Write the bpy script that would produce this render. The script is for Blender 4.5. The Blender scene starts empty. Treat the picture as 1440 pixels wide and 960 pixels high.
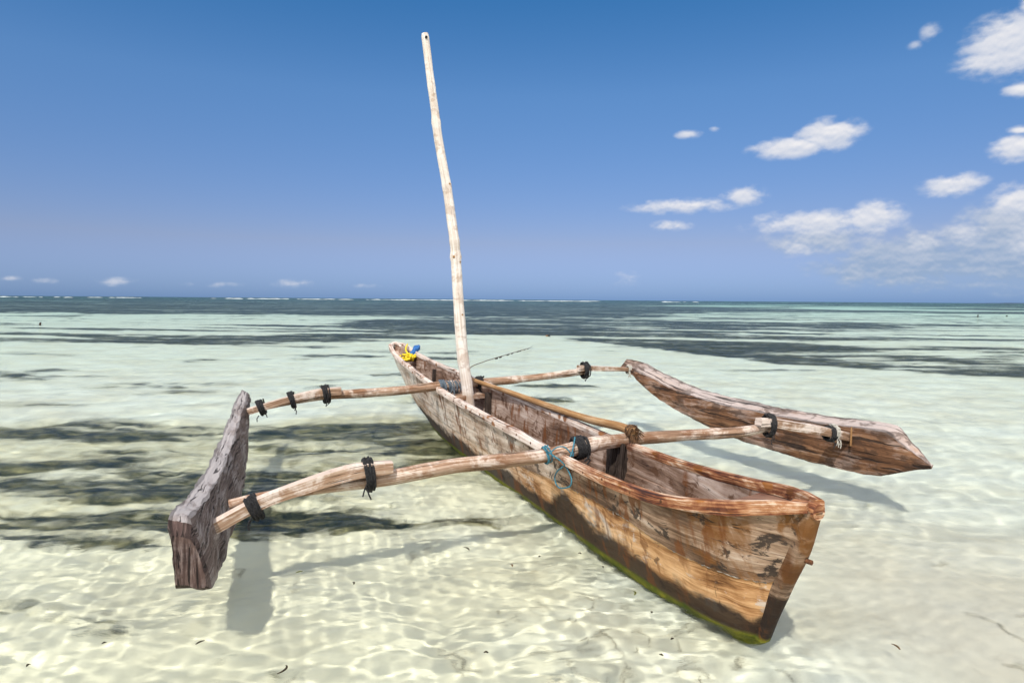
import bpy, bmesh, math, random
import numpy as np
from mathutils import Vector, Matrix, noise as mnoise

random.seed(7)
rng = np.random.default_rng(11)
R = math.radians
scene = bpy.context.scene
COL = scene.collection

# ------------------------------------------------------------------ camera
FPX = 900.0
cam_d = bpy.data.cameras.new("camera")
cam = bpy.data.objects.new("camera", cam_d)
COL.objects.link(cam)
cam_d.sensor_width = 36.0
cam_d.lens = 36.0 * FPX / 1440.0
cam_d.clip_start = 0.05
cam_d.clip_end = 30000
cam.matrix_world = (Matrix.Translation((0, 0, 1.5))
                    @ Matrix.Rotation(R(90) - math.atan(59 / FPX), 4, 'X')
                    @ Matrix.Rotation(math.atan(11 / 1440), 4, 'Z'))
scene.camera = cam

# ------------------------------------------------------------------ exposure
scene.view_settings.view_transform = 'Standard'
scene.view_settings.look = 'None'
scene.view_settings.gamma = 1.0
scene.view_settings.use_curve_mapping = False
scene.view_settings.exposure = 0.52
scene.cycles.max_bounces = 10
scene.cycles.transmission_bounces = 8
scene.cycles.transparent_max_bounces = 8
scene.cycles.caustics_refractive = True
scene.cycles.caustics_reflective = False
scene.cycles.sample_clamp_indirect = 6.0
scene.cycles.use_denoising = True

# ------------------------------------------------------------------ sun
SUN_DIR = Vector((0.229, 0.747, -1.0)).normalized()     # the way the light travels
sun_el = math.asin(-SUN_DIR.z)
sun_az = math.atan2(-SUN_DIR.x, -SUN_DIR.y)             # clockwise from +Y
sd = bpy.data.lights.new("sun", 'SUN')
sd.energy = 2.9
sd.angle = R(0.5)
sd.color = (1.0, 0.95, 0.87)
sd.cycles.is_caustics_light = True
sun = bpy.data.objects.new("sun", sd)
COL.objects.link(sun)
sun.rotation_euler = SUN_DIR.to_track_quat('-Z', 'Y').to_euler()


# ------------------------------------------------------------------ node helper
class NT:
    def __init__(self, tree):
        self.t = tree
        self.n = tree.nodes
        self.l = tree.links

    def new(self, typ, **kw):
        n = self.n.new(typ)
        for k, v in kw.items():
            setattr(n, k, v)
        return n

    def put(self, sock, v):
        if v is None:
            return
        if hasattr(v, 'is_output'):
            self.l.new(v, sock)
        else:
            if sock.type == 'RGBA' and len(v) == 3:
                v = (*v, 1.0)
            sock.default_value = v

    def math(self, op, a, b=None, c=None, clamp=False):
        n = self.new('ShaderNodeMath', operation=op, use_clamp=clamp)
        for i, v in enumerate((a, b, c)):
            self.put(n.inputs[i], v)
        return n.outputs[0]

    def vmath(self, op, a, b=None):
        n = self.new('ShaderNodeVectorMath', operation=op)
        self.put(n.inputs[0], a)
        self.put(n.inputs[1], b)
        return n.outputs[0]

    def mix(self, f, a, b, blend='MIX'):
        n = self.new('ShaderNodeMix', data_type='RGBA', blend_type=blend)
        self.put(n.inputs[0], f)
        self.put(n.inputs[6], a)
        self.put(n.inputs[7], b)
        return n.outputs[2]

    def ss(self, x, a, b, lo=0.0, hi=1.0):
        n = self.new('ShaderNodeMapRange', interpolation_type='SMOOTHSTEP')
        self.put(n.inputs[0], x)
        n.inputs[1].default_value = a
        n.inputs[2].default_value = b
        n.inputs[3].default_value = lo
        n.inputs[4].default_value = hi
        return n.outputs[0]

    def noise(self, vec, scale=1.0, detail=4.0, rough=0.55, dist=0.0):
        n = self.new('ShaderNodeTexNoise')
        self.put(n.inputs['Vector'], vec)
        n.inputs['Scale'].default_value = scale
        n.inputs['Detail'].default_value = detail
        n.inputs['Roughness'].default_value = rough
        n.inputs['Distortion'].default_value = dist
        return n.outputs[0]

    def voro(self, vec, scale=1.0, feature='F1'):
        n = self.new('ShaderNodeTexVoronoi', feature=feature)
        self.put(n.inputs['Vector'], vec)
        n.inputs['Scale'].default_value = scale
        return n.outputs['Distance']

    def scale(self, vec, s, off=(0, 0, 0)):
        n = self.new('ShaderNodeMapping')
        self.put(n.inputs['Vector'], vec)
        n.inputs['Scale'].default_value = s
        n.inputs['Location'].default_value = off
        return n.outputs[0]

    def ramp(self, f, stops, interp='LINEAR'):
        n = self.new('ShaderNodeValToRGB')
        n.color_ramp.interpolation = interp
        el = n.color_ramp.elements
        while len(el) < len(stops):
            el.new(0.5)
        for e, (p, c) in zip(el, stops):
            e.position = p
            e.color = (*c, 1.0)
        self.put(n.inputs[0], f)
        return n.outputs[0]

    def sep(self, v):
        n = self.new('ShaderNodeSeparateXYZ')
        self.put(n.inputs[0], v)
        return n.outputs

    def comb(self, x, y, z=0.0):
        n = self.new('ShaderNodeCombineXYZ')
        for i, v in enumerate((x, y, z)):
            self.put(n.inputs[i], v)
        return n.outputs[0]

    def bump(self, h, strength=0.5, dist=0.01, normal=None):
        n = self.new('ShaderNodeBump')
        n.inputs['Strength'].default_value = strength
        n.inputs['Distance'].default_value = dist
        self.put(n.inputs['Height'], h)
        self.put(n.inputs['Normal'], normal)
        return n.outputs[0]


def new_mat(name):
    m = bpy.data.materials.new(name)
    m.use_nodes = True
    t = NT(m.node_tree)
    t.n.clear()
    out = t.new('ShaderNodeOutputMaterial')
    return m, t, out


def principled(t, out, color, rough=0.8, normal=None, spec=0.3):
    b = t.new('ShaderNodeBsdfPrincipled')
    t.put(b.inputs['Base Color'], color)
    t.put(b.inputs['Roughness'], rough)
    t.put(b.inputs['Normal'], normal)
    b.inputs['Specular IOR Level'].default_value = spec
    t.l.new(b.outputs[0], out.inputs['Surface'])
    return b


# ------------------------------------------------------------------ sky
world = bpy.data.worlds.new("World")
scene.world = world
world.use_nodes = True
w = NT(world.node_tree)
w.n.clear()
wout = w.new('ShaderNodeOutputWorld')
bg = w.new('ShaderNodeBackground')
bg.inputs['Strength'].default_value = 0.15
w.l.new(bg.outputs[0], wout.inputs['Surface'])
sky = w.new('ShaderNodeTexSky', sky_type='NISHITA')
sky.sun_disc = False
sky.sun_elevation = sun_el
sky.sun_rotation = sun_az
sky.altitude = 0.0
sky.air_density = 1.0
sky.dust_density = 0.4
sky.ozone_density = 3.0
wd = w.new('ShaderNodeTexCoord').outputs['Generated']
sx, sy, sz = w.sep(wd)
az = w.math('ARCTAN2', sx, sy)
el = w.math('ARCSINE', sz)
ael = w.comb(az, el, 0.0)
skyc = sky.outputs[0]
tint = w.ramp(w.math('DIVIDE', el, R(90)), [(0.0, (0.15, 0.255, 0.565)), (0.055, (0.315, 0.305, 0.42)), (0.19, (0.305, 0.44, 0.56)),
                                           (0.29, (0.14, 0.405, 0.57)), (0.40, (0.35, 0.65, 0.90)), (0.55, (0.50, 0.80, 1.0))])
skyc = w.mix(1.0, skyc, tint, 'MULTIPLY')
# cumulus: soft ellipses in (azimuth, elevation) broken up by noise
CLOUDS = [  # azimuth, elevation, half width, half height, weight (degrees)
    (23.2, 12.2, 3.50, 0.94, 0.95), (25.8, 12.9, 2.76, 1.35, 1.00),
    (14.7, 8.0, 4.98, 0.74, 0.72), (19.6, 8.7, 2.01, 0.94, 0.75), (13.8, 6.4, 1.91, 0.57, 0.60),
    (25.2, 6.3, 5.94, 1.15, 0.80), (29.0, 6.5, 2.44, 1.42, 0.95),
    (34.1, 8.5, 2.23, 0.97, 0.90),
    (37.2, 17.4, 3.18, 2.29, 1.00), (36.0, 16.6, 2.54, 1.08, 0.85), (38.2, 19.6, 1.06, 1.22, 0.80),
    (37.8, 14.4, 1.27, 0.61, 0.80), (37.6, 10.7, 1.59, 1.08, 0.95), (37.8, 11.8, 0.95, 0.38, 0.70),
    (15.0, 13.8, 1.27, 0.43, 0.55), (17.2, 14.1, 0.64, 0.27, 0.40), (32.3, 19.1, 0.85, 0.74, 0.42), (31.3, 18.4, 0.64, 0.41, 0.35),
    (10.0, 1.9, 1.70, 0.84, 0.36), (24.0, 4.1, 1.59, 1.28, 0.50), (37.8, 7.1, 1.80, 1.35, 0.90), (38.4, 4.9, 1.38, 2.16, 0.50), (32.6, 4.6, 1.70, 1.08, 0.45), (35.2, 5.0, 1.59, 1.08, 0.42),
    (-38.0, 1.2, 0.90, 0.32, 0.42), (-36.1, 1.1, 1.00, 0.32, 0.42), (-31.5, 1.1, 1.70, 0.45, 0.42), (-25.0, 1.0, 3.20, 0.34, 0.30),
    (-18.9, 1.2, 2.00, 0.50, 0.40), (-12.8, 1.1, 1.70, 0.33, 0.30),
]
wn = w.noise(w.scale(ael, (26, 40, 1)), 1.0, 3.0, 0.55)
wn2 = w.noise(w.scale(ael, (46, 74, 1), (3.1, 1.7, 0)), 1.0, 6.0, 0.50)


def cloud_field(de):
    tot = None
    for a0, e0, ra, re, wt in CLOUDS:
        dx = w.math('MULTIPLY', w.math('SUBTRACT', az, R(a0)), 1 / R(ra))
        dy = w.math('MULTIPLY', w.math('SUBTRACT', el, R(e0) - de), 1 / R(re))
        q = w.math('ADD', w.math('MULTIPLY', dx, dx), w.math('MULTIPLY', dy, dy))
        v = w.math('MULTIPLY', w.math('SUBTRACT', 1.25, w.math('SQRT', q), None, True), wt)
        tot = v if tot is None else w.math('MAXIMUM', tot, v)
    return tot


cf = cloud_field(0.0)
nz = w.math('ADD', w.math('MULTIPLY', w.math('SUBTRACT', wn, 0.5), 1.0), w.math('MULTIPLY', w.math('SUBTRACT', wn2, 0.5), 1.0))
dens = w.math('ADD', cf, w.math('MULTIPLY', nz, w.ss(cf, 0.0, 0.25)))
alpha = w.math('MULTIPLY', w.ss(dens, 0.10, 0.72), w.ss(cf, 0.0, 0.85, 0.35, 1.0))
alpha = w.math('MULTIPLY', alpha, 0.92)
wn3 = w.noise(w.scale(ael, (46, 74, 1), (3.1, 1.7 + 0.30, 0)), 1.0, 5.0, 0.50)
relief = w.math('ADD', 0.5, w.math('MULTIPLY', w.math('SUBTRACT', wn2, wn3), 1.7))
lowgrey = w.ss(el, R(2.0), R(9.0), 0.15, 0.75)
up = w.math('SUBTRACT', cf, cloud_field(R(0.35)))
shade = w.math('ADD', w.math('MULTIPLY', relief, 0.7), w.math('ADD', w.math('MULTIPLY', lowgrey, 0.35), w.math('MULTIPLY', up, 0.75)), None, True)
cloudc = w.mix(shade, (2.05, 2.45, 3.25), (4.3, 4.2, 4.2))
# the hazy cumulus bank low on the right
bank = None
for a0, e0, ra, re, wt in ((32.5, 3.2, 8.5, 2.5, 0.95), (38.0, 4.2, 4.0, 3.7, 1.05), (26.0, 4.7, 5.5, 2.0, 0.62)):
    dx = w.math('MULTIPLY', w.math('SUBTRACT', az, R(a0)), 1 / R(ra))
    dy = w.math('MULTIPLY', w.math('SUBTRACT', el, R(e0)), 1 / R(re))
    q = w.math('ADD', w.math('MULTIPLY', dx, dx), w.math('MULTIPLY', dy, dy))
    v = w.math('MULTIPLY', w.math('SUBTRACT', 1.2, w.math('SQRT', q), None, True), wt)
    bank = v if bank is None else w.math('MAXIMUM', bank, v)
bd = w.math('ADD', bank, w.math('MULTIPLY', w.math('ADD', w.math('MULTIPLY', w.math('SUBTRACT', wn, 0.5), 1.3), w.math('MULTIPLY', w.math('SUBTRACT', wn2, 0.5), 0.45)), w.ss(bank, 0.0, 0.3)))
balpha = w.math('MULTIPLY', w.ss(bd, 0.05, 0.75), 0.82)
bshade = w.math('ADD', w.math('MULTIPLY', w.math('ADD', relief, w.math('MULTIPLY', w.math('SUBTRACT', wn, 0.5), 1.6)), 0.7), w.ss(el, R(1.8), R(6.0), -0.30, 0.15), None, True)
skyb = w.mix(balpha, skyc, w.mix(bshade, (1.45, 1.95, 2.75), (3.2, 3.3, 3.55)))
fin = w.mix(alpha, skyb, cloudc)
# unseen bright cloud added to lift the shadows (overhead, to the sides and behind the camera)
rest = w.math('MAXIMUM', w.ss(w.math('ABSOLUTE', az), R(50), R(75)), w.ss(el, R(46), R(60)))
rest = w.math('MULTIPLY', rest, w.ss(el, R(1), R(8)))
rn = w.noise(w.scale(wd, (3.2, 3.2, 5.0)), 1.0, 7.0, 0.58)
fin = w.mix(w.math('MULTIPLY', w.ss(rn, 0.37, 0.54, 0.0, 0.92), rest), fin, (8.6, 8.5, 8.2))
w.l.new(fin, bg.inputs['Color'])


# ------------------------------------------------------------------ mesh helpers
def mesh_np(name, verts, quads, uvs=None, smooth=True):
    me = bpy.data.meshes.new(name)
    verts = np.asarray(verts, np.float32)
    quads = np.asarray(quads, np.int32)
    me.vertices.add(len(verts))
    me.vertices.foreach_set('co', verts.ravel())
    n = quads.shape[1]
    me.loops.add(quads.size)
    me.loops.foreach_set('vertex_index', quads.ravel())
    me.polygons.add(len(quads))
    me.polygons.foreach_set('loop_start', np.arange(0, quads.size, n, dtype=np.int32))
    me.polygons.foreach_set('loop_total', np.full(len(quads), n, np.int32))
    me.polygons.foreach_set('use_smooth', np.full(len(quads), smooth))
    me.update(calc_edges=True)
    me.validate()
    if uvs is not None:
        uvl = me.uv_layers.new(name='UVMap')
        uvl.data.foreach_set('uv', np.asarray(uvs, np.float32)[quads.ravel()].ravel())
    return me


def link(name, me, mat=None, parent=None):
    o = bpy.data.objects.new(name, me)
    COL.objects.link(o)
    if mat is not None:
        for m in (mat if isinstance(mat, (list, tuple)) else [mat]):
            me.materials.append(m)
    if parent is not None:
        o.parent = parent
    return o


def tag(o, label=None, cat=None, group=None, kind=None):
    for k, v in (('label', label), ('category', cat), ('group', group), ('kind', kind)):
        if v:
            o[k] = v
    return o


def empty(name, loc=(0, 0, 0), rz=0.0):
    o = bpy.data.objects.new(name, None)
    COL.objects.link(o)
    o.location = loc
    o.rotation_euler = (0, 0, rz)
    o.empty_display_size = 0.2
    return o


class Geo:
    """Collects pieces (verts, faces, uvs) that end up as one mesh."""
    def __init__(self):
        self.v = []
        self.f = []
        self.uv = []
        self.mi = []

    def add(self, v, f, uv, mi=0):
        o = len(self.v)
        self.v += [tuple(p) for p in v]
        self.uv += [tuple(p) for p in uv]
        self.f += [tuple(i + o for i in q) for q in f]
        self.mi += [mi] * len(f)

    def sweep(self, path, sec, up=(0, 0, 1), scale=None, caps=True, jit=0.0, seed=0.0, twist=None, closed=True):
        """sec: list of (a, b) offsets: a sideways, b along up."""
        P = [Vector(p) for p in path]
        n = len(P)
        m = len(sec)
        V, F, U = [], [], []
        per = [0.0]
        for i in range(m):
            a, b = sec[i], sec[(i + 1) % m]
            per.append(per[-1] + math.hypot(a[0] - b[0], a[1] - b[1]))
        u = 0.0
        prev_up = Vector(up)
        for i in range(n):
            t = (P[min(i + 1, n - 1)] - P[max(i - 1, 0)]).normalized()
            side = t.cross(prev_up).normalized()
            upv = side.cross(t).normalized()
            if i:
                u += (P[i] - P[i - 1]).length
            sc = 1.0 if scale is None else scale[i]
            scx, scy = sc if isinstance(sc, tuple) else (sc, sc)
            tw = 0.0 if twist is None else twist[i]
            ct, st = math.cos(tw), math.sin(tw)
            for j, (a, b) in enumerate(sec + [sec[0]]):
                a2, b2 = (a * ct - b * st) * scx, (a * st + b * ct) * scy
                p = P[i] + side * a2 + upv * b2
                if jit:
                    q = Vector((u * 2.2 + seed * 7.3, a * 14, b * 14))
                    k = mnoise.noise(q) * 0.65 + mnoise.noise(q * 3.1) * 0.35
                    p += (side * a2 + upv * b2).normalized() * (k * jit)
                V.append(p)
                U.append((u, per[j]))
        mm = m + 1
        for i in range(n - 1):
            for j in range(m):
                F.append((i * mm + j, i * mm + j + 1, (i + 1) * mm + j + 1, (i + 1) * mm + j))
        if caps:
            for i, rev in ((0, True), (n - 1, False)):
                c = len(V)
                ring = [V[i * mm + j] for j in range(m)]
                V += ring
                U += [(sec[j][0] + u, sec[j][1]) for j in range(m)]
                idx = list(range(c, c + m))
                F.append(tuple(reversed(idx)) if not rev else tuple(idx))
        self.add(V, F, U)

    def tube(self, path, rad, seg=10, **kw):
        sec = [(math.cos(2 * math.pi * k / seg), -math.sin(2 * math.pi * k / seg)) for k in range(seg)]
        if not isinstance(rad, (list, tuple)):
            rad = [rad] * len(path)
        r0 = max(rad)
        sec = [(a * r0, b * r0) for a, b in sec]
        P = [Vector(p) for p in path]
        t = (P[-1] - P[0]).normalized()
        up = kw.pop('up', None) or ((0, 0, 1) if abs(t.z) < 0.8 else (0, 1, 0))
        self.sweep(path, sec, up=up, scale=[r / r0 for r in rad], **kw)

    def coil(self, c, axis, r1, r2, width, turns, rope, e1=None, jit=0.4):
        c = Vector(c)
        axis = Vector(axis).normalized()
        e1 = Vector(e1) if e1 else Vector((0, 0, 1))
        e1 = (e1 - axis * e1.dot(axis)).normalized()
        e2 = axis.cross(e1)
        pts = []
        n = int(turns * 14)
        for i in range(n + 1):
            a = 2 * math.pi * turns * i / n
            k = 1 + random.uniform(-jit, jit) * 0.25
            x = (i / n - 0.5) * width + math.sin(a * 0.37) * width * 0.18
            pts.append(c + axis * x + (e1 * math.cos(a) * r1 + e2 * math.sin(a) * r2) * k)
        self.tube(pts, rope, seg=5, up=axis)

    def build(self, name, mat, parent=None, smooth=True, recalc=True, sharp=45):
        me = bpy.data.meshes.new(name)
        me.from_pydata(self.v, [], self.f)
        uvl = me.uv_layers.new(name='UVMap')
        for poly in me.polygons:
            for li in poly.loop_indices:
                uvl.data[li].uv = self.uv[me.loops[li].vertex_index]
        me.polygons.foreach_set('material_index', self.mi)
        if recalc:
            bm = bmesh.new()
            bm.from_mesh(me)
            bmesh.ops.remove_doubles(bm, verts=bm.verts, dist=1e-5)
            bmesh.ops.recalc_face_normals(bm, faces=bm.faces)
            for fc in bm.faces:
                fc.smooth = smooth
            if smooth:
                for e in bm.edges:
                    if len(e.link_faces) == 2 and e.calc_face_angle(0) > R(sharp):
                        e.smooth = False
            bm.to_mesh(me)
            bm.free()
        return link(name, me, mat, parent)


def interp(tab, s):
    """smooth (monotone-ish) interpolation through (s, value) pairs."""
    xs = [a for a, _ in tab]
    ys = [b for _, b in tab]
    if s <= xs[0]:
        return ys[0]
    if s >= xs[-1]:
        return ys[-1]
    i = max(k for k in range(len(xs) - 1) if xs[k] <= s)
    h = xs[i + 1] - xs[i]
    t = (s - xs[i]) / h

    def slope(k):
        if k == 0:
            return (ys[1] - ys[0]) / (xs[1] - xs[0])
        if k == len(xs) - 1:
            return (ys[-1] - ys[-2]) / (xs[-1] - xs[-2])
        a = (ys[k] - ys[k - 1]) / (xs[k] - xs[k - 1])
        b = (ys[k + 1] - ys[k]) / (xs[k + 1] - xs[k])
        return 0.0 if a * b <= 0 else 2 * a * b / (a + b)
    m0, m1 = slope(i), slope(i + 1)
    return ((2 * t**3 - 3 * t**2 + 1) * ys[i] + (t**3 - 2 * t**2 + t) * h * m0
            + (-2 * t**3 + 3 * t**2) * ys[i + 1] + (t**3 - t**2) * h * m1)


def smooth_path(pts, n):
    """Catmull-Rom resample."""
    P = [Vector(p) for p in pts]
    out = []
    for k in range(n):
        x = k / (n - 1) * (len(P) - 1)
        i = min(int(x), len(P) - 2)
        t = x - i
        p0, p1, p2, p3 = P[max(i - 1, 0)], P[i], P[i + 1], P[min(i + 2, len(P) - 1)]
        out.append(0.5 * ((2 * p1) + (p2 - p0) * t + (2 * p0 - 5 * p1 + 4 * p2 - p3) * t * t
                          + (3 * p1 - p0 - 3 * p2 + p3) * t ** 3))
    return out


# ------------------------------------------------------------------ numpy noise
def vnoise(x, y, seed=0):
    g = np.random.default_rng(seed).random((256, 256))
    xi = np.floor(x).astype(int)
    yi = np.floor(y).astype(int)
    fx = x - xi
    fy = y - yi
    fx = fx * fx * (3 - 2 * fx)
    fy = fy * fy * (3 - 2 * fy)
    a = g[xi & 255, yi & 255]
    b = g[(xi + 1) & 255, yi & 255]
    c = g[xi & 255, (yi + 1) & 255]
    d = g[(xi + 1) & 255, (yi + 1) & 255]
    return (a * (1 - fx) + b * fx) * (1 - fy) + (c * (1 - fx) + d * fx) * fy


def fbm(x, y, oct=4, seed=0, gain=0.5):
    s = 0
    a = 1.0
    t = 0
    for k in range(oct):
        s = s + a * vnoise(x * 2**k + 17.3 * k, y * 2**k + 5.1 * k, seed + k)
        t += a
        a *= gain
    return s / t


def sstep(x, a, b):
    t = np.clip((x - a) / (b - a), 0, 1)
    return t * t * (3 - 2 * t)


def fan(r0, r1, step, rfar, nfar, half, ncol, nback):
    """Polar sheet round the origin: fine in the front fan, coarse behind, reaching the horizon."""
    rr = [r0]
    while rr[-1] < r1:
        rr.append(rr[-1] * (1 + step))
    rr += list(np.geomspace(rr[-1], rfar, nfar + 1)[1:])
    rr = np.array(rr)
    th = np.concatenate([np.linspace(-half, half, ncol),
                         np.linspace(half, 2 * math.pi - half, nback + 2)[1:-1]])
    TH, RR = np.meshgrid(th, rr)
    X = RR * np.sin(TH)
    Y = RR * np.cos(TH)
    nr, nc = X.shape
    i = np.arange(nr - 1)[:, None] * nc
    j = np.arange(nc)[None, :]
    j2 = (j + 1) % nc
    q = np.stack([i + j, i + nc + j, i + nc + j2, i + j2], -1).reshape(-1, 4)[:, ::-1]
    return X.ravel(), Y.ravel(), RR.ravel(), q, nr, nc


# ------------------------------------------------------------------ sea bed
def depth_at(x, y):
    r = np.hypot(x, y)
    d = 0.225 + 0.012 * np.clip(y - 3, 0, 12) + 0.006 * np.clip(r - 15, 0, 60) + 0.0035 * np.clip(r - 75, 0, 600)
    d = d - 0.05 * sstep(x, 1.0, 2.6) * sstep(-y, -4.5, -2.0)
    d = d + 0.05 * (fbm(x / 1.7, y / 1.2, 3, 5) - 0.5)
    return np.clip(d, 0.11, 4.0)


def blob(x, y, cx, cy, rx, ry, wgt, ang=0.0):
    c, s = math.cos(ang), math.sin(ang)
    dx, dy = x - cx, y - cy
    u, v = (dx * c + dy * s) / rx, (-dx * s + dy * c) / ry
    return wgt * sstep(1.25 - np.sqrt(u * u + v * v), 0.0, 0.5)


def grass_cover(x, y):
    r = np.hypot(x, y)
    c = np.zeros_like(x)
    for b in [(-4.4, 6.3, 3.6, 1.9, 0.50), (-1.5, 7.0, 1.9, 1.7, 0.54), (-3.0, 4.7, 2.2, 0.8, 0.46), (-0.5, 9.8, 1.5, 0.8, 0.45),
              (0.8, 11.5, 0.8, 0.35, 0.6), (0.2, 13.2, 0.7, 0.4, 0.6), (-8, 9.0, 2.0, 0.35, 0.55), (-7.2, 11.4, 0.9, 0.3, 0.6),
              (-4.5, 17.0, 1.2, 0.5, 0.6), (-1.8, 13.0, 1.3, 0.5, 0.6), (-2.2, 16.5, 1.1, 0.5, 0.6),
              (-18, 23.5, 15, 2.8, 0.72), (-4, 26, 6, 2.4, 0.64), (-14, 30, 10, 1.8, 0.58), (-9, 36, 7, 3, 0.6),
              (5.8, 14.3, 1.4, 0.35, 0.55), (1.5, 40, 13, 15, 0.84), (14, 48, 14, 14, 0.66),
              (-24.3, 33, 3.5, 0.7, 0.7), (-30, 35, 4, 0.8, 0.68)]:
        c = np.maximum(c, blob(x, y, *b))
    yf = np.interp(x, [-6, -2, 0, 4.4, 6.6, 10.7, 16, 60], [38, 33, 29, 20.5, 15.5, 13.0, 12.2, 12.2])
    past = (y - yf) / (1 + 0.05 * y)
    band = 0.70 * sstep(past, -0.2, 0.35) * (1 - 0.26 * sstep(past, 0.9, 2.6))
    band = band * (1 - 0.22 * sstep(x, 9, 16) * sstep(past, 1.5, 3.5))
    c = np.maximum(c, band * sstep(x, -6, 0) * (1 - sstep(y, 70, 100)))
    left = 1.05 * sstep(y, 50, 62)
    right = 0.66 * sstep(y, 60, 90) + 0.25 * sstep(r, 260, 420)
    mixlr = sstep(x / np.maximum(y, 1), 0.12, 0.36)
    c = np.maximum(c, left * (1 - mixlr) + right * mixlr)
    c = np.maximum(c, 0.34 * sstep(y, 14, 40) * (1 - blob(x, y, -24, 43, 15, 8, 1.0)) * (1 - blob(x, y, 3, 17, 5, 5, 1.0)))
    c = np.maximum(c, 0.27 * sstep(y, 8.5, 12) * (1 - blob(x, y, 4.0, 13.5, 5.5, 6.0, 1.0)))
    return c


def grass_mask(x, y):
    r = np.hypot(x, y)
    k = 1 + r / 14.0
    wx = x + 0.5 * k * (fbm(x / (1.4 * k), y / (0.8 * k), 2, 61) - 0.5)
    wy = y + 0.25 * k * (fbm(x / (1.1 * k), y / (0.7 * k), 2, 71) - 0.5)
    n1 = fbm(wx / 1.9, wy / 0.55, 5, 21, 0.62)
    wr_ = wy + 0.16 * wx
    n2 = fbm(wx / 7.0, wr_ / 1.5, 5, 31, 0.62)
    n3 = fbm(x / 40.0, y / 14.0, 4, 41, 0.6)
    far = sstep(r, 10, 30)
    far2 = sstep(r, 60, 140)
    n = n1 * (1 - far) + n2 * far
    n = n * (1 - far2) + n3 * far2
    return sstep(grass_cover(x, y) + (n - 0.5) * 1.9 - 0.5, -0.22, 0.26)


X, Y, RR, Q, nr, nc = fan(0.5, 45, 0.008, 9000, 280, R(56), 760, 40)
G = grass_mask(X, Y)
Zb = -depth_at(X, Y)
near = 1 - sstep(RR, 14, 30)
Zb += near * 0.05 * G * fbm(X / 0.16, Y / 0.1, 3, 51)
rip = np.sin(9 * (Y + 0.25 * X) + 5 * fbm(X / 0.8, Y / 0.8, 3, 81)) * 0.0025 * (1 - G)
Zb += near * rip
me = mesh_np("seabed", np.stack([X, Y, Zb], 1), Q)
at = me.attributes.new('grass', 'FLOAT', 'POINT')
at.data.foreach_set('value', G.astype(np.float32))
RB = sstep(grass_cover(X, Y) + 0.5 * (fbm(X / 1.3, Y / 0.6, 4, 131) - 0.5), 0.22, 0.55) * (1 - sstep(RR, 9, 14))
at = me.attributes.new('rubble', 'FLOAT', 'POINT')
at.data.foreach_set('value', RB.astype(np.float32))

m, t, out = new_mat("coral_sand")
geo = t.new('ShaderNodeNewGeometry').outputs['Position']
g = t.new('ShaderNodeAttribute', attribute_name='grass').outputs['Fac']
sandn = t.noise(t.scale(geo, (1.1, 1.6, 1)), 1.0, 6, 0.6)
sand = t.ramp(sandn, [(0.3, (0.80, 0.71, 0.55)), (0.5, (0.90, 0.835, 0.69)), (0.7, (0.94, 0.895, 0.78))])
specks = t.noise(geo, 55, 3, 0.7)
sand = t.mix(t.ss(specks, 0.62, 0.74, 0.0, 0.35), sand, (0.30, 0.27, 0.19))
strand = t.noise(t.scale(geo, (2.4, 8.5, 6)), 1.0, 8, 0.74, 0.9)
gm = t.math('ADD', t.math('MULTIPLY', g, 0.92), t.math('MULTIPLY', t.math('SUBTRACT', strand, 0.5), t.ss(g, 0.01, 0.35, 0.0, 2.6)))
px_, py_, pz_ = t.sep(geo)
rad_ = t.math('SQRT', t.math('ADD', t.math('MULTIPLY', px_, px_), t.math('MULTIPLY', py_, py_)))
str2 = t.noise(t.scale(geo, (0.30, 1.5, 1)), 1.0, 7, 0.7, 0.6)
str3 = t.noise(t.scale(geo, (0.05, 0.28, 1)), 1.0, 7, 0.7, 0.6)
farw = t.math('ADD', t.math('MULTIPLY', t.math('SUBTRACT', str2, 0.5), t.ss(rad_, 8, 18, 1.3, 2.4)),
              t.math('MULTIPLY', t.math('SUBTRACT', str3, 0.5), t.ss(rad_, 40, 90, 0.0, 2.2)))
gm = t.math('ADD', gm, t.math('MULTIPLY', farw, t.ss(g, 0.02, 0.4)))
gm = t.ss(gm, 0.30, 0.78)
film = t.noise(t.scale(geo, (0.5, 1.9, 1), (7, 3, 1)), 1.0, 6, 0.66, 0.8)
film = t.math('MULTIPLY', t.ss(film, 0.50, 0.66), t.ss(rad_, 16, 40, 0.10, 0.50))
mot = t.noise(t.scale(geo, (4.5, 6.5, 1), (3, 8, 2)), 1.0, 7, 0.72, 0.6)
film = t.math('MAXIMUM', film, t.math('MULTIPLY', t.ss(mot, 0.53, 0.66), t.ss(rad_, 9, 4, 0.0, 0.55)))
sand = t.mix(film, sand, (0.52, 0.46, 0.36))
oliv = t.math('MULTIPLY', t.ss(t.math('ADD', px_, t.math('MULTIPLY', t.math('SUBTRACT', sandn, 0.5), 3.0)), 1.6, -0.6), t.ss(rad_, 8.5, 4.0))
sand = t.mix(t.math('MULTIPLY', oliv, 0.8), sand, (0.88, 0.77, 0.55))
rosy = t.math('MULTIPLY', t.ss(px_, 0.9, 2.2), t.ss(rad_, 7.0, 4.0))
sand = t.mix(t.math('MULTIPLY', rosy, 0.7), sand, (0.74, 0.62, 0.48))
leafn = t.noise(t.scale(geo, (28, 60, 20)), 1.0, 5, 0.75, 0.8)
grassc = t.ramp(leafn, [(0.3, (0.008, 0.013, 0.013)), (0.5, (0.022, 0.030, 0.022)), (0.62, (0.08, 0.08, 0.038)), (0.75, (0.30, 0.25, 0.11))])
rb_ = t.new('ShaderNodeAttribute', attribute_name='rubble').outputs['Fac']
rbn = t.noise(t.scale(geo, (5, 13, 6), (4, 4, 1)), 1.0, 8, 0.75, 0.8)
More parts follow.
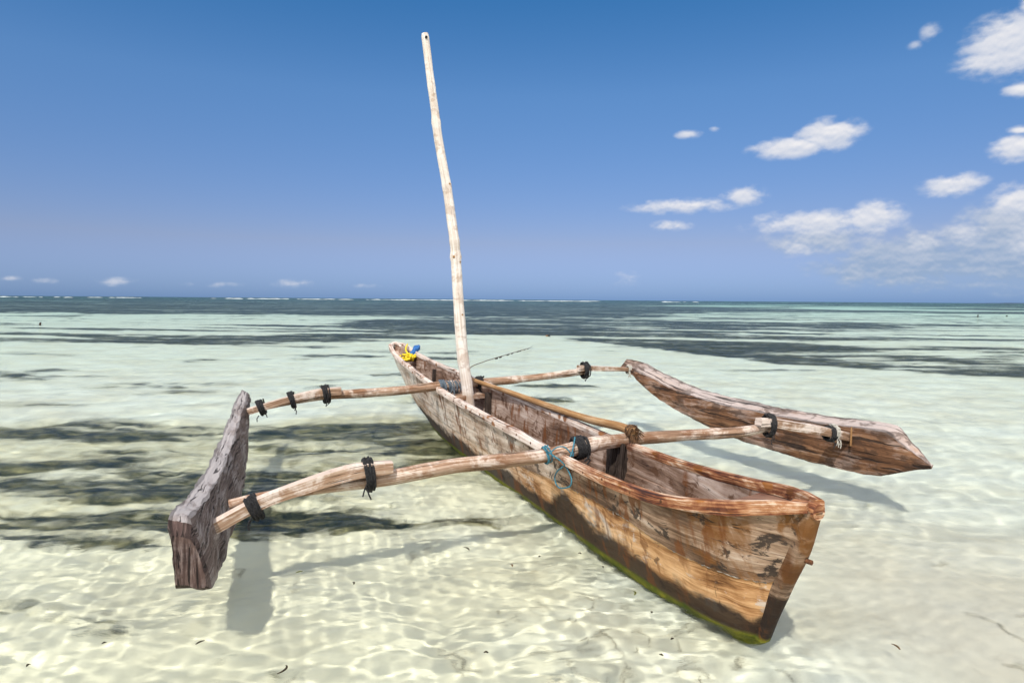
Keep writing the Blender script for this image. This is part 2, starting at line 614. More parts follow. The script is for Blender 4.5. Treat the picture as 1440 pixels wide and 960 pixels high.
rbc = t.ramp(rbn, [(0.34, (0.16, 0.13, 0.07)), (0.42, (0.50, 0.41, 0.23)), (0.50, (0.76, 0.65, 0.42)), (0.60, (0.88, 0.80, 0.60))])
sand = t.mix(t.math('MULTIPLY', rb_, 0.85), sand, rbc)
clr = t.noise(t.scale(geo, (3.2, 11, 6), (2, 9, 4)), 1.0, 7, 0.72, 0.7)
grassc = t.mix(t.math('MULTIPLY', t.ss(clr, 0.47, 0.62), t.ss(rad_, 9, 20, 0.8, 0.25)), grassc, (0.40, 0.34, 0.17))
col = t.mix(gm, sand, grassc)
nrm = t.bump(t.math('ADD', specks, t.math('MULTIPLY', strand, gm)), 0.35, 0.01)
principled(t, out, col, 0.95, nrm, 0.05)
MAT_SAND = m
bed = tag(link("seabed", me, MAT_SAND), kind='structure')
bed.cycles.is_caustics_receiver = True

# ------------------------------------------------------------------ water
X, Y, RR, Q, nr, nc = fan(0.45, 30, 0.0029, 9000, 110, R(50), 640, 40)
wr = np.random.default_rng(4)
eta = np.zeros_like(X)
WX = X + 0.05 * (fbm(X / 0.5, Y / 0.5, 2, 91) - 0.5) * 2
WY = Y + 0.05 * (fbm(X / 0.5, Y / 0.5, 2, 95) - 0.5) * 2
calm = 1 - 0.75 * sstep(X, 0.7, 1.8) * (1 - sstep(RR, 3.5, 6.0))
lams = np.geomspace(0.065, 1.0, 48)
for lam in lams:
    k = 2 * math.pi / lam
    th = wr.normal(-math.pi / 2 + 0.2, 0.75)
    amp = 0.0038 * lam ** 1.0 * wr.uniform(0.5, 1.4)
    ph = wr.uniform(0, 6.28)
    cell = RR * 0.0029
    fade = 1 - sstep(cell, lam / 7.5, lam / 4.5)
    mod = 0.35 + 1.3 * vnoise(X / (lam * 5) + 31 * lam, Y / (lam * 5) + 7, int(lam * 1000))
    eta += amp * calm * fade * mod * np.sin(k * (WX * math.cos(th) + WY * math.sin(th)) + ph)
me = mesh_np("water", np.stack([X, Y, eta], 1), Q)
d = depth_at(X, Y)
at = me.attributes.new('depth', 'FLOAT', 'POINT')
at.data.foreach_set('value', d.astype(np.float32))

m, t, out = new_mat("sea_water")
dp = t.new('ShaderNodeAttribute', attribute_name='depth').outputs['Fac']
pos = t.new('ShaderNodeNewGeometry').outputs['Position']
px, py, pz = t.sep(pos)
dist = t.math('SQRT', t.math('ADD', t.math('MULTIPLY', px, px), t.math('MULTIPLY', py, py)))
chan = []
for a in (0.29, 0.06, 0.075):
    chan.append(t.math('EXPONENT', t.math('MULTIPLY', t.math('ADD', dp, 0.03), -a)))
cc = t.new('ShaderNodeCombineColor')
for i in range(3):
    t.l.new(chan[i], cc.inputs[i])
# wind ripples finer than the mesh, farther out
nfar = t.noise(t.scale(pos, (2.6, 5.6, 1)), 1.0, 8, 0.66)
nb = t.new('ShaderNodeBump')
nb.inputs['Distance'].default_value = 0.10
t.l.new(t.ss(dist, 2.5, 24, 0.10, 0.6), nb.inputs['Strength'])
t.l.new(nfar, nb.inputs['Height'])
refr = t.new('ShaderNodeBsdfRefraction')
refr.inputs['IOR'].default_value = 1.333
refr.inputs['Roughness'].default_value = 0.0
t.l.new(cc.outputs[0], refr.inputs['Color'])
t.l.new(nb.outputs[0], refr.inputs['Normal'])
glos = t.new('ShaderNodeBsdfGlossy')
glos.inputs['Roughness'].default_value = 0.03
t.l.new(nb.outputs[0], glos.inputs['Normal'])
fr = t.new('ShaderNodeFresnel')
fr.inputs['IOR'].default_value = 1.333
t.l.new(nb.outputs[0], fr.inputs['Normal'])
mx = t.new('ShaderNodeMixShader')
t.l.new(t.math('MULTIPLY', fr.outputs[0], 0.5), mx.inputs[0])
t.l.new(refr.outputs[0], mx.inputs[1])
t.l.new(glos.outputs[0], mx.inputs[2])
t.l.new(mx.outputs[0], out.inputs['Surface'])
water = tag(link("water", me, m), kind='structure')
water.cycles.is_caustics_caster = True


# ------------------------------------------------------------------ wood materials
def uvn(t):
    return t.new('ShaderNodeUVMap', uv_map='UVMap').outputs[0]


def wood(name, dark, mid, light, bleach=(0.52, 0.44, 0.38), bleach_amt=0.5, crack_amt=0.7, grain=(3, 70),
         blot=None, blot_amt=0.0, bump=0.5, rough=0.85, crack_scale=(1.4, 42), crack_cut=0.63, topbleach=0.0, bdist=0.012):
    m, t, out = new_mat(name)
    uv = uvn(t)
    ob = t.new('ShaderNodeTexCoord').outputs['Object']
    g1 = t.noise(t.scale(uv, (grain[0], grain[1], 1)), 1.0, 6, 0.65, 0.6)
    g2 = t.noise(t.scale(ob, (2.6, 2.6, 4.5)), 1.0, 5, 0.6)
    f = t.math('ADD', t.math('MULTIPLY', g1, 0.6), t.math('MULTIPLY', g2, 0.4))
    c = t.ramp(f, [(0.36, dark), (0.5, mid), (0.64, light)])
    b1 = t.noise(t.scale(ob, (5, 2.0, 6), (3.3, 1.1, 0.4)), 1.0, 6, 0.7, 0.4)
    bf = t.ss(t.math('ADD', b1, t.math('MULTIPLY', t.math('SUBTRACT', g1, 0.5), 0.5)), 0.46, 0.62)
    if topbleach:
        nz = t.sep(t.new('ShaderNodeNewGeometry').outputs['Normal'])[2]
        top = t.math('MULTIPLY', t.ss(nz, 0.55, 0.9, 0.0, topbleach), t.ss(b1, 0.34, 0.50, 0.35, 1.0))
        bf = t.math('MAXIMUM', t.math('MULTIPLY', bf, bleach_amt), top)
    else:
        bf = t.math('MULTIPLY', bf, bleach_amt)
    c = t.mix(bf, c, bleach)
    if blot:
        q = t.noise(t.scale(ob, (7, 5, 9), (9.1, 4.2, 2.2)), 1.0, 5, 0.65, 0.5)
        c = t.mix(t.ss(q, 0.52, 0.60, 0.0, blot_amt), c, blot)
    cr = t.noise(t.scale(uv, (crack_scale[0], crack_scale[1], 1), (4.1, 2.7, 0)), 1.0, 3, 0.55, 0.9)
    crk = t.ss(cr, crack_cut, crack_cut + 0.045)
    c = t.mix(t.math('MULTIPLY', crk, crack_amt), c, (0.018, 0.012, 0.010))
    h = t.math('SUBTRACT', t.math('MULTIPLY', g1, 0.6), t.math('MULTIPLY', crk, 0.9))
    principled(t, out, c, rough, t.bump(h, bump, bdist), 0.25)
    return m


M_POLE = wood("weathered_pole_wood", (0.085, 0.042, 0.024), (0.29, 0.175, 0.11), (0.48, 0.345, 0.255), (0.66, 0.56, 0.48), 0.7,
              blot=(0.16, 0.06, 0.02), blot_amt=0.5, crack_cut=0.62)
M_ARM = wood("split_arm_wood", (0.09, 0.048, 0.026), (0.31, 0.19, 0.12), (0.50, 0.37, 0.275), (0.70, 0.60, 0.53), 0.8,
             grain=(2.2, 60), crack_cut=0.58, bump=0.8, topbleach=0.5)
M_TAN = wood("tan_pole_wood", (0.16, 0.075, 0.028), (0.30, 0.16, 0.065), (0.40, 0.24, 0.11), (0.46, 0.32, 0.20), 0.4,
             crack_amt=0.4)
M_MAST = wood("bare_mast_wood", (0.50, 0.40, 0.32), (0.68, 0.59, 0.51), (0.76, 0.68, 0.61), (0.80, 0.74, 0.68), 0.8,
              grain=(1.6, 40), blot=(0.34, 0.21, 0.13), blot_amt=0.42, crack_amt=0.35, crack_cut=0.66, bump=0.35)
M_FLOAT_GREY = wood("grey_float_wood", (0.040, 0.025, 0.020), (0.13, 0.092, 0.078), (0.25, 0.195, 0.17), (0.43, 0.39, 0.375), 0.42,
                    grain=(2.4, 70), crack_scale=(2.4, 60), crack_cut=0.595, crack_amt=0.85, bump=0.9, topbleach=0.8, bdist=0.02)
M_ENDGRAIN = wood("cracked_end_grain", (0.022, 0.013, 0.011), (0.085, 0.052, 0.044), (0.18, 0.12, 0.10), (0.34, 0.28, 0.26), 0.35,
                  grain=(6, 60), crack_scale=(5, 48), crack_cut=0.56, crack_amt=0.9, bump=1.0, bdist=0.025)
M_FLOAT_BROWN = wood("brown_float_wood", (0.040, 0.018, 0.009), (0.15, 0.070, 0.034), (0.31, 0.17, 0.09), (0.48, 0.41, 0.38), 0.30,
                     grain=(1.8, 30), crack_scale=(1.2, 34), crack_cut=0.59, crack_amt=0.85, bump=1.0, bdist=0.025,
                     blot=(0.05, 0.028, 0.018), blot_amt=0.65, topbleach=0.75)
M_REDDECK = wood("red_brown_deck_wood", (0.045, 0.018, 0.014), (0.13, 0.05, 0.03), (0.24, 0.11, 0.06), (0.34, 0.22, 0.15), 0.3, bump=0.6)
M_DARKWOOD = wood("dark_frame_wood", (0.012, 0.009, 0.008), (0.035, 0.024, 0.019), (0.09, 0.06, 0.045), (0.2, 0.15, 0.12), 0.2)


def mat_hull(name, kind):
    """kind: 'log' (dug-out lower body), 'plank' (upper strake), 'inside'."""
    m, t, out = new_mat(name)
    uv = uvn(t)
    ob = t.new('ShaderNodeTexCoord').outputs['Object']
    ox, oy, oz = t.sep(ob)
    sz_ = t.comb(oy, oz, ox)
    warp = t.noise(t.scale(sz_, (1.3, 2.4, 1.0)), 1.0, 3, 0.5)
    gv = t.comb(oy, t.math('ADD', oz, t.math('MULTIPLY', warp, 0.30 if kind == 'log' else 0.12)), ox)
    g1 = t.noise(t.scale(gv, (1.6, 30, 3)), 1.0, 7, 0.68, 0.5)
    g2 = t.noise(t.scale(sz_, (2.2, 4.5, 3)), 1.0, 6, 0.62, 0.3)
    g3 = t.noise(t.scale(sz_, (7, 9, 7), (2, 7, 1)), 1.0, 6, 0.7, 0.6)
    f = t.math('ADD', t.math('MULTIPLY', g1, 0.5), t.math('MULTIPLY', g2, 0.5))
    aft = t.ss(t.math('ADD', oy, t.math('MULTIPLY', t.math('SUBTRACT', g2, 0.5), 3.0)), 1.2, 3.4)
    if kind == 'log':
        fore = t.ramp(f, [(0.36, (0.10, 0.036, 0.010)), (0.44, (0.38, 0.185, 0.072)), (0.53, (0.68, 0.40, 0.195)), (0.63, (0.80, 0.56, 0.35))])
        aftc = t.ramp(f, [(0.36, (0.14, 0.065, 0.032)), (0.44, (0.44, 0.28, 0.18)), (0.53, (0.68, 0.53, 0.41)), (0.64, (0.80, 0.71, 0.62))])
        c = t.mix(aft, fore, aftc)
        # remains of pale paint
        c = t.mix(t.ss(g3, 0.56, 0.66, 0.0, 0.8), c, (0.62, 0.54, 0.47))
        g4 = t.noise(t.scale(sz_, (5, 8, 5), (11, 3, 6)), 1.0, 7, 0.7, 0.8)
        c = t.mix(t.ss(g4, 0.57, 0.63, 0.0, 0.7), c, (0.07, 0.038, 0.022))
        # knot whorl near the bow quarter
        kx = t.math('SUBTRACT', oy, 1.05)
        kz = t.math('MULTIPLY', t.math('SUBTRACT', oz, 0.20), 1.6)
        kr = t.math('SQRT', t.math('ADD', t.math('MULTIPLY', kx, kx), t.math('MULTIPLY', kz, kz)))
        kr = t.math('ADD', kr, t.math('MULTIPLY', t.math('SUBTRACT', warp, 0.5), 0.16))
        ring = t.math('SINE', t.math('MULTIPLY', kr, 95.0))
        c = t.mix(t.math('MULTIPLY', t.ss(kr, 0.24, 0.05), t.math('MULTIPLY', t.math('ADD', ring, 1.0), 0.22)), c, (0.10, 0.06, 0.04))
        c = t.mix(t.math('MULTIPLY', t.ss(t.math('ABSOLUTE', t.math('SUBTRACT', kr, 0.13)), 0.05, 0.0), t.ss(oy, 1.12, 1.0, 0.0, 0.75)), c, (0.52, 0.47, 0.42))
        # tidal stain: a dark ragged belt above the water
        lv = t.math('SUBTRACT', oz, t.math('MULTIPLY', t.math('SUBTRACT', g2, 0.5), 0.24))
        lv = t.math('SUBTRACT', lv, t.math('MULTIPLY', t.math('SUBTRACT', g3, 0.5), 0.10))
        lv = t.math('SUBTRACT', lv, t.ss(t.math('ABSOLUTE', t.math('SUBTRACT', oy, 1.42)), 0.30, 0.0, 0.0, 0.13))
        c = t.mix(t.ss(lv, 0.175, 0.115, 0.0, 0.94), c, (0.018, 0.011, 0.008))
    elif kind in ('plank', 'stem'):
        fore = t.ramp(f, [(0.36, (0.04, 0.022, 0.013)), (0.46, (0.17, 0.10, 0.060)), (0.55, (0.40, 0.27, 0.18)), (0.66, (0.68, 0.56, 0.46))])
        aftc = t.ramp(f, [(0.34, (0.16, 0.08, 0.045)), (0.43, (0.48, 0.34, 0.25)), (0.54, (0.70, 0.59, 0.50)), (0.65, (0.80, 0.73, 0.66))])
        c = t.mix(aft, fore, aftc)
        c = t.mix(t.math('MULTIPLY', t.ss(g3, 0.53, 0.585), t.ss(oy, 1.2, 3.0, 0.9, 0.45)), c, (0.030, 0.022, 0.018))
        rb = t.noise(t.scale(sz_, (6, 4, 5), (3.5, 8.8, 1)), 1.0, 5, 0.6, 0.4)
        c = t.mix(t.math('MULTIPLY', t.ss(rb, 0.47, 0.58, 0.0, 0.85), t.ss(oy, 0.40, 0.12)), c, (0.19, 0.075, 0.016))
    else:
        c = t.ramp(f, [(0.36, (0.055, 0.028, 0.018)), (0.46, (0.21, 0.13, 0.09)), (0.56, (0.43, 0.32, 0.26)), (0.67, (0.60, 0.51, 0.45))])
        c = t.mix(t.ss(g3, 0.53, 0.60, 0.0, 0.8), c, (0.085, 0.036, 0.016))
    if kind == 'stem':
        lv = t.math('ADD', oz, t.math('ADD', t.math('MULTIPLY', t.math('SUBTRACT', g2, 0.5), 0.5), t.math('MULTIPLY', t.math('SUBTRACT', g3, 0.5), 0.3)))
        c = t.mix(t.ss(lv, 0.30, 0.20, 0.0, 0.94), c, (0.018, 0.011, 0.008))
    # rust weeping from the nails
    rn = t.noise(t.scale(sz_, (6.5, 1.0, 2), (1.7, 0.3, 0)), 1.0, 2, 0.5)
    rn2 = t.noise(t.scale(sz_, (15, 5, 4), (7.7, 0.9, 0)), 1.0, 5, 0.6, 0.4)
    rust = t.math('MULTIPLY', t.ss(rn, 0.49, 0.60), t.ss(rn2, 0.49, 0.58))
    c = t.mix(t.math('MULTIPLY', rust, 0.8 if kind != 'log' else 0.6), c, (0.15, 0.048, 0.010))
    # long cracks
    cr = t.noise(t.scale(gv, (0.9, 15, 2), (3.3, 1.9, 0)), 1.0, 3, 0.5, 1.0)
    crk = t.ss(t.math('ABSOLUTE', t.math('SUBTRACT', cr, 0.5)), 0.006, 0.0)
    crk = t.math('MULTIPLY', crk, t.ss(t.noise(t.scale(sz_, (2, 3, 2), (5, 5, 5)), 1.0, 2), 0.5, 0.58))
    c = t.mix(t.math('MULTIPLY', crk, 0.9), c, (0.012, 0.009, 0.008))
    if kind in ('log', 'stem'):
        alg = t.ss(t.math('ADD', oz, t.math('MULTIPLY', t.math('SUBTRACT', g3, 0.5), 0.05)), 0.040, 0.008)
        algc = t.ramp(g3, [(0.35, (0.045, 0.075, 0.004)), (0.5, (0.10, 0.115, 0.006)), (0.65, (0.22, 0.21, 0.014))])
        c = t.mix(alg, c, algc)
    if kind == 'stem':
        dz_ = t.math('MULTIPLY', t.math('SUBTRACT', oz, 0.43), 0.55)
        dy_ = t.math('ADD', oy, 0.19)
        dr_ = t.math('ADD', t.math('SQRT', t.math('ADD', t.math('MULTIPLY', dz_, dz_), t.math('MULTIPLY', dy_, dy_))), t.math('MULTIPLY', t.math('SUBTRACT', g3, 0.5), 0.09))
        c = t.mix(t.ss(dr_, 0.075, 0.02, 0.0, 0.85), c, (0.10, 0.035, 0.008))
    h = t.math('SUBTRACT', t.math('ADD', t.math('MULTIPLY', g1, 0.5), t.math('MULTIPLY', g3, 0.5)), crk)
    principled(t, out, c, 0.8, t.bump(h, 0.55, 0.014), 0.25)
    return m


M_LOG = mat_hull("dugout_wood", 'log')
M_PLANK = mat_hull("painted_plank_wood", 'plank')
M_STEM = mat_hull("stem_wood", 'stem')
M_INSIDE = mat_hull("inner_hull_wood", 'inside')


def mat_rail():
    m, t, out = new_mat("gunwale_wood")
    uv = uvn(t)
    ob = t.new('ShaderNodeTexCoord').outputs['Object']
    ox, oy, oz = t.sep(ob)
    g1 = t.noise(t.scale(uv, (3, 60, 1)), 1.0, 6, 0.65, 0.5)
    g2 = t.noise(t.scale(ob, (9, 3.5, 9)), 1.0, 6, 0.65, 0.5)
    f = t.math('ADD', t.math('MULTIPLY', g1, 0.5), t.math('MULTIPLY', g2, 0.5))
    fore = t.ramp(f, [(0.39, (0.040, 0.015, 0.010)), (0.46, (0.17, 0.052, 0.020)), (0.52, (0.36, 0.17, 0.075)), (0.58, (0.62, 0.46, 0.33))])
    aft = t.ramp(f, [(0.36, (0.15, 0.08, 0.05)), (0.45, (0.42, 0.31, 0.25)), (0.54, (0.60, 0.50, 0.43)), (0.64, (0.70, 0.62, 0.56))])
    c = t.mix(t.ss(t.math('ADD', oy, t.math('MULTIPLY', t.math('SUBTRACT', g2, 0.5), 2.2)), 0.9, 2.0), fore, aft)
    vor = t.new('ShaderNodeTexVoronoi', feature='F1')
    t.put(vor.inputs['Vector'], t.comb(t.math('MULTIPLY', oy, 6.5), t.math('MULTIPLY', oz, 9.0), 0.0))
    vor.inputs['Scale'].default_value = 1.0
    rs = t.math('ADD', vor.outputs['Distance'], t.math('MULTIPLY', t.math('SUBTRACT', g2, 0.5), 0.5))
    c = t.mix(t.ss(rs, 0.30, 0.18, 0.0, 0.9), c, t.ramp(g1, [(0.4, (0.09, 0.03, 0.010)), (0.6, (0.30, 0.105, 0.015))]))
    cr = t.noise(t.scale(uv, (1.4, 42, 1), (4.1, 2.7, 0)), 1.0, 3, 0.55, 0.9)
    crk = t.ss(cr, 0.62, 0.66)
    c = t.mix(t.math('MULTIPLY', crk, 0.75), c, (0.02, 0.012, 0.01))
    principled(t, out, c, 0.75, t.bump(t.math('SUBTRACT', g1, crk), 0.6, 0.012), 0.3)
    return m


M_RAIL = mat_rail()


def plain(name, c1, c2, scale=40, rough=0.8, bump=0.4, spec=0.25):
    m, t, out = new_mat(name)
    ob = t.new('ShaderNodeTexCoord').outputs['Object']
    n = t.noise(ob, scale, 4, 0.6)
    principled(t, out, t.ramp(n, [(0.35, c1), (0.65, c2)]), rough, t.bump(n, bump, 0.004), spec)
    return m


M_BLACKROPE = plain("black_lashing", (0.006, 0.006, 0.007), (0.030, 0.028, 0.028), 90)
M_WHITEROPE = plain("pale_rope", (0.20, 0.18, 0.15), (0.52, 0.49, 0.43), 90)
M_CAULK = plain("dirty_caulking", (0.05, 0.04, 0.032), (0.40, 0.36, 0.30), 45)
M_BLUECORD = plain("blue_green_cord", (0.02, 0.10, 0.14), (0.07, 0.22, 0.28), 120)
M_GREYCORD = plain("blue_grey_cord", (0.05, 0.07, 0.09), (0.14, 0.17, 0.20), 120)
M_FIBRE = plain("brown_fibre", (0.022, 0.012, 0.007), (0.15, 0.075, 0.032), 60)
M_RUSTIRON = plain("rusty_iron", (0.05, 0.022, 0.012), (0.16, 0.065, 0.028), 70)
M_BLUECLOTH = plain("blue_cloth", (0.010, 0.045, 0.16), (0.04, 0.15, 0.38), 30)
M_YELLOW = plain("yellow_rope", (0.55, 0.38, 0.01), (0.75, 0.60, 0.04), 50)
M_LEAF = plain("dead_leaf", (0.010, 0.008, 0.004), (0.055, 0.035, 0.012), 60)
M_GREENLEAF = plain("green_leaf", (0.05, 0.06, 0.006), (0.13, 0.13, 0.012), 60)
M_BROWNLEAF = plain("brown_leaf", (0.05, 0.022, 0.006), (0.16, 0.08, 0.02), 60)

# ------------------------------------------------------------------ the canoe
# its own frame: x to starboard of the picture (right), y from bow to stern, z up, origin at the stem on the water line
HEEL = R(5)
canoe = empty("outrigger_canoe", (1.1217, 2.766, 0.0), math.atan2(0.42, 1.0))
tag(canoe, "weathered wooden dugout canoe with two outrigger floats and a bare pole mast", "canoe")

ZK = [(-.33, .64), (-.22, .44), (-.12, .27), (0, .0), (.06, -.09), (.14, -.15), (.3, -.19), (1, -.21), (4, -.20), (4.8, -.13),
      (5.4, .0), (6.0, .11), (6.5, .28), (6.85, .46), (7.08, .64), (7.2, .76)]
ZG = [(-.33, .70), (-.2, .675), (0, .63), (.25, .585), (.5, .555), (1, .53), (1.5, .525), (2, .54), (2.5, .552), (3, .565), (3.5, .578),
      (4, .595), (4.5, .615), (5, .637), (5.5, .66), (6, .69), (6.5, .735), (6.8, .785), (7.05, .83), (7.2, .835)]
WG = [(-.33, .022), (-.25, .060), (-.1, .132), (0, .175), (.2, .218), (.5, .245), (1, .245), (2, .24), (2.5, .248), (3.5, .25), (4, .245),
      (4.5, .23), (5, .205), (5.5, .18), (6, .16), (6.5, .14), (6.8, .12), (7.0, .095), (7.12, .06), (7.2, .02)]
ZS = [(-.33, .66), (-.2, .43), (-.1, .33), (.3, .34), (.8, .385), (1.3, .375), (2, .32), (3, .27), (4, .27), (5.5, .33), (6.2, .42), (6.8, .60), (7.2, .80)]
EX = [(-.33, .75), (-.1, .6), (.2, .46), (.6, .34), (1.2, .28), (4, .28), (5, .40), (6, .55), (7.2, .7)]


def heel(l, z):
    return l * math.cos(HEEL) - z * math.sin(HEEL), z * math.cos(HEEL) + l * math.sin(HEEL)


def hp(s, l, z):
    l, z = heel(l, z)
    return (l, s, z)


def breadth(s, z):
    zk, zg = interp(ZK, s), interp(ZG, s)
    tt = max(0.0, min(1.0, (z - zk) / max(zg - zk, 1e-4)))
    return interp(WG, s) * tt ** interp(EX, s)


def wob(s, z, side, amp=0.006):
    return amp * (mnoise.noise((s * 1.7 + side * 9, z * 6, 2.2)) + 0.5 * mnoise.noise((s * 6 + side * 5, z * 17, 7.2)))


stations = sorted(set([round(-.31 + .02 * i, 3) for i in range(16)] + [round(.02 + .07 * i, 3) for i in range(95)]
                      + [round(6.7 + .03 * i, 3) for i in range(17)]))

# lower dug-out body (closed: outside + inside)
gm_ = Geo()
NO, NI = 15, 9
V, F, U, MI = [], [], [], []
ring_n = (2 * NO + 1) + (2 * NI + 1)
for s in stations:
    zk, zs = interp(ZK, s), min(interp(ZS, s), interp(ZG, s) - 0.02)
    zs = max(zs, zk + 0.01)
    zf = max(zk + 0.05, 0.07)
    endf = max(0.0, 1 - min((s - .12) / .25, (6.95 - s) / .35)) if (s < .37 or s > 6.6) else 0.0
    zf = zf + (zs - 0.004 - zf) * min(1.0, endf)
    zf = min(zf, zs - 0.004)
    ring = []
    for k in range(NO + 1):
        q = k / NO
        z = zs + (zk - zs) * (1 - (1 - q) ** 2.0)
        ring.append((-breadth(s, z) - wob(s, z, -1), z))
    ring += [(-a, z) for a, z in reversed(ring[:-1])]
    ring = [(a if k <= NO else breadth(s, z) + wob(s, z, 1), z) for k, (a, z) in enumerate(ring)]
    inner = []
    for k in range(NI + 1):
        q = k / NI
        z = zs + (zf - zs) * q
        b = max(breadth(s, z) - 0.034, 0.003) * (1 - q ** 5)
        inner.append((b, z))
    inner += [(-a, z) for a, z in reversed(inner[:-1])]
    for k, (a, z) in enumerate(ring + inner):
        V.append(hp(s, a, z))
        U.append((s, k * 0.05))
ns = len(stations)
for i in range(ns - 1):
    for j in range(ring_n):
        j2 = (j + 1) % ring_n
        F.append((i * ring_n + j, i * ring_n + j2, (i + 1) * ring_n + j2, (i + 1) * ring_n + j))
        MI.append(0 if j < 2 * NO else 1)
gm_.v, gm_.f, gm_.uv, gm_.mi = V, F, U, MI
gm_.f += [tuple(range(ring_n)), tuple(reversed(range((ns - 1) * ring_n, ns * ring_n)))]
gm_.mi += [0, 0]
hull = gm_.build("hull", [M_LOG, M_INSIDE], canoe)

# upper strakes
for sd_ in (-1, 1):
    g_ = Geo()
    V, F, U, MI = [], [], [], []
    NP = 6
    st = [s for s in stations if s > -.30]
    for s in st:
        zg = interp(ZG, s)
        zs = min(interp(ZS, s), zg - 0.03) - 0.012
        sec = []
        for k in range(NP + 1):
            z = zs + (zg - zs) * k / NP
            sec.append((breadth(s, z) + 0.005 + wob(s, z, sd_, 0.004), z))
        for k in range(NP + 1):
            z = zg + (zs - zg) * k / NP
            sec.append((max(breadth(s, z) - 0.026, 0.001), z))
        for k, (a, z) in enumerate(sec):
            V.append(hp(s, sd_ * a, z))
            U.append((s, k * 0.05))
    n_ = 2 * NP + 2
    for i in range(len(st) - 1):
        for j in range(n_):
            j2 = (j + 1) % n_
            F.append((i * n_ + j, i * n_ + j2, (i + 1) * n_ + j2, (i + 1) * n_ + j))
            MI.append(0 if j <= NP else 1)
    F += [tuple(range(n_)), tuple(reversed(range((len(st) - 1) * n_, len(st) * n_)))]
    MI += [0, 0]
    g_.v, g_.f, g_.uv, g_.mi = V, F, U, MI
    g_.build("side_plank", [M_PLANK, M_INSIDE], canoe)

# caulked seam between dug-out and strake (fibre stuffing standing proud)
for sd_ in (-1, 1):
    g_ = Geo()
    pts, rad = [], []
    for q in range(150):
        ss_ = -.10 + 1.7 * q / 149
        z = min(interp(ZS, ss_), interp(ZG, ss_) - .03) - 0.014
        pts.append(hp(ss_, sd_ * (breadth(ss_, z) + 0.001 + random.uniform(-.002, .002)), z + random.uniform(-.004, .004)))
        rad.append(max(.0012, .0045 * mnoise.noise((ss_ * 16, sd_, 5)) + .0022 + random.uniform(-.001, .001)))
    g_.tube(pts, rad, seg=6)
    g_.build("caulking", M_CAULK, hull)

# gunwale rails
RSEC = [(-.030, -.030), (-.030, .016), (-.020, .027), (.018, .027), (.026, .016), (.026, -.022), (.018, -.030)]
for sd_ in (-1, 1):
    g_ = Geo()
    path = []
    sc_ = []
    for s in [x for x in stations if -.31 <= x <= 7.14]:
        path.append(hp(s, sd_ * (interp(WG, s) - .003), interp(ZG, s) + .012))
        k = 0.88 + 0.14 * max(0, 1 - abs(s + .0) / .35) - 0.25 * max(0, 1 - abs(s + .31) / .12) + 0.10 * mnoise.noise((s * 3, sd_, 1))
        if s > 6.7:
            k *= 1 - 0.45 * (s - 6.7) / .44
        sc_.append((0.9 if s > -.1 else 0.7, k))
    sec = RSEC if sd_ < 0 else [(-a, b) for a, b in reversed(RSEC)]
    g_.sweep(path, sec, scale=sc_, jit=.005, seed=sd_)
    g_.build("gunwale", M_RAIL, canoe)

for k in range(26):
    s_ = .35 + .245 * k + random.uniform(-.03, .03)
    p_ = Vector(hp(s_, -(interp(WG, s_) + .021), interp(ZG, s_) + .010 + random.uniform(-.008, .008)))
    g_ = Geo()
    g_.tube([p_ + Vector((.012, 0, 0)), p_ + Vector((-.002, 0, .0)), p_ + Vector((-.0065, 0, .0))], [.0085, .0085, .005], seg=8, up=(0, 1, 0))
    g_.build("nail", M_RUSTIRON, canoe)

# stem post with its knob and the iron peg
g_ = Geo()
sp = [hp(-.30, 0, .70), hp(-.235, 0, .50), hp(-.155, 0, .34), hp(-.06, 0, .13), hp(.0, 0, .0), hp(.075, 0, -.10), hp(.18, 0, -.165)]
sp = smooth_path(sp, 26)
g_.sweep(sp, [(-.032, -.03), (-.036, .02), (-.014, .036), (.014, .036), (.036, .02), (.032, -.03)], up=(0, -1, 0), jit=.008,
         scale=[1.15 - .25 * i / 25 for i in range(26)])
g_.build("stem_post", M_STEM, canoe)
g_ = Geo()
kn = smooth_path([hp(-.22, 0, .672), hp(-.29, 0, .685), hp(-.335, 0, .688)], 8)
g_.tube(kn, [.036, .036, .035, .034, .034, .034, .034, .031], seg=14, jit=.004)
g_.build("stem_knob", M_RAIL, canoe)
g_ = Geo()
g_.tube([hp(-.16, .0, .462), hp(-.22, .0, .463), hp(-.285, .01, .462)], [.012, .012, .010], seg=9)
g_.build("iron_peg", M_RUSTIRON, canoe)

# triangular bow deck
g_ = Geo()
V, F, U = [], [], []
dst = [-.28 + .035 * i for i in range(14)]
for s in dst:
    wd_ = max(interp(WG, s) - .022, .005)
    for k in range(7):
        l = wd_ * (k / 3 - 1)
        z = interp(ZG, s) - .012 - .02 * max(0, s) + .004 * mnoise.noise((s * 9, l * 14, 3))
        V.append(hp(s, l, z))
        U.append((s, l))
for s in dst:
    wd_ = max(interp(WG, s) - .022, .005)
    for k in range(7):
        l = wd_ * (k / 3 - 1)
        V.append(hp(s, l, interp(ZG, s) - .045))
        U.append((s, l))
nn = len(dst)
for i in range(nn - 1):
    for k in range(6):
        F.append((i * 7 + k, i * 7 + k + 1, (i + 1) * 7 + k + 1, (i + 1) * 7 + k))
        o_ = nn * 7
        F.append((o_ + i * 7 + k, o_ + (i + 1) * 7 + k, o_ + (i + 1) * 7 + k + 1, o_ + i * 7 + k + 1))
for k in range(6):
    a = (nn - 1) * 7 + k
    F.append((a, a + 1, a + 1 + nn * 7, a + nn * 7))
g_.add(V, F, U)
g_.build("bow_deck", M_REDDECK, canoe)

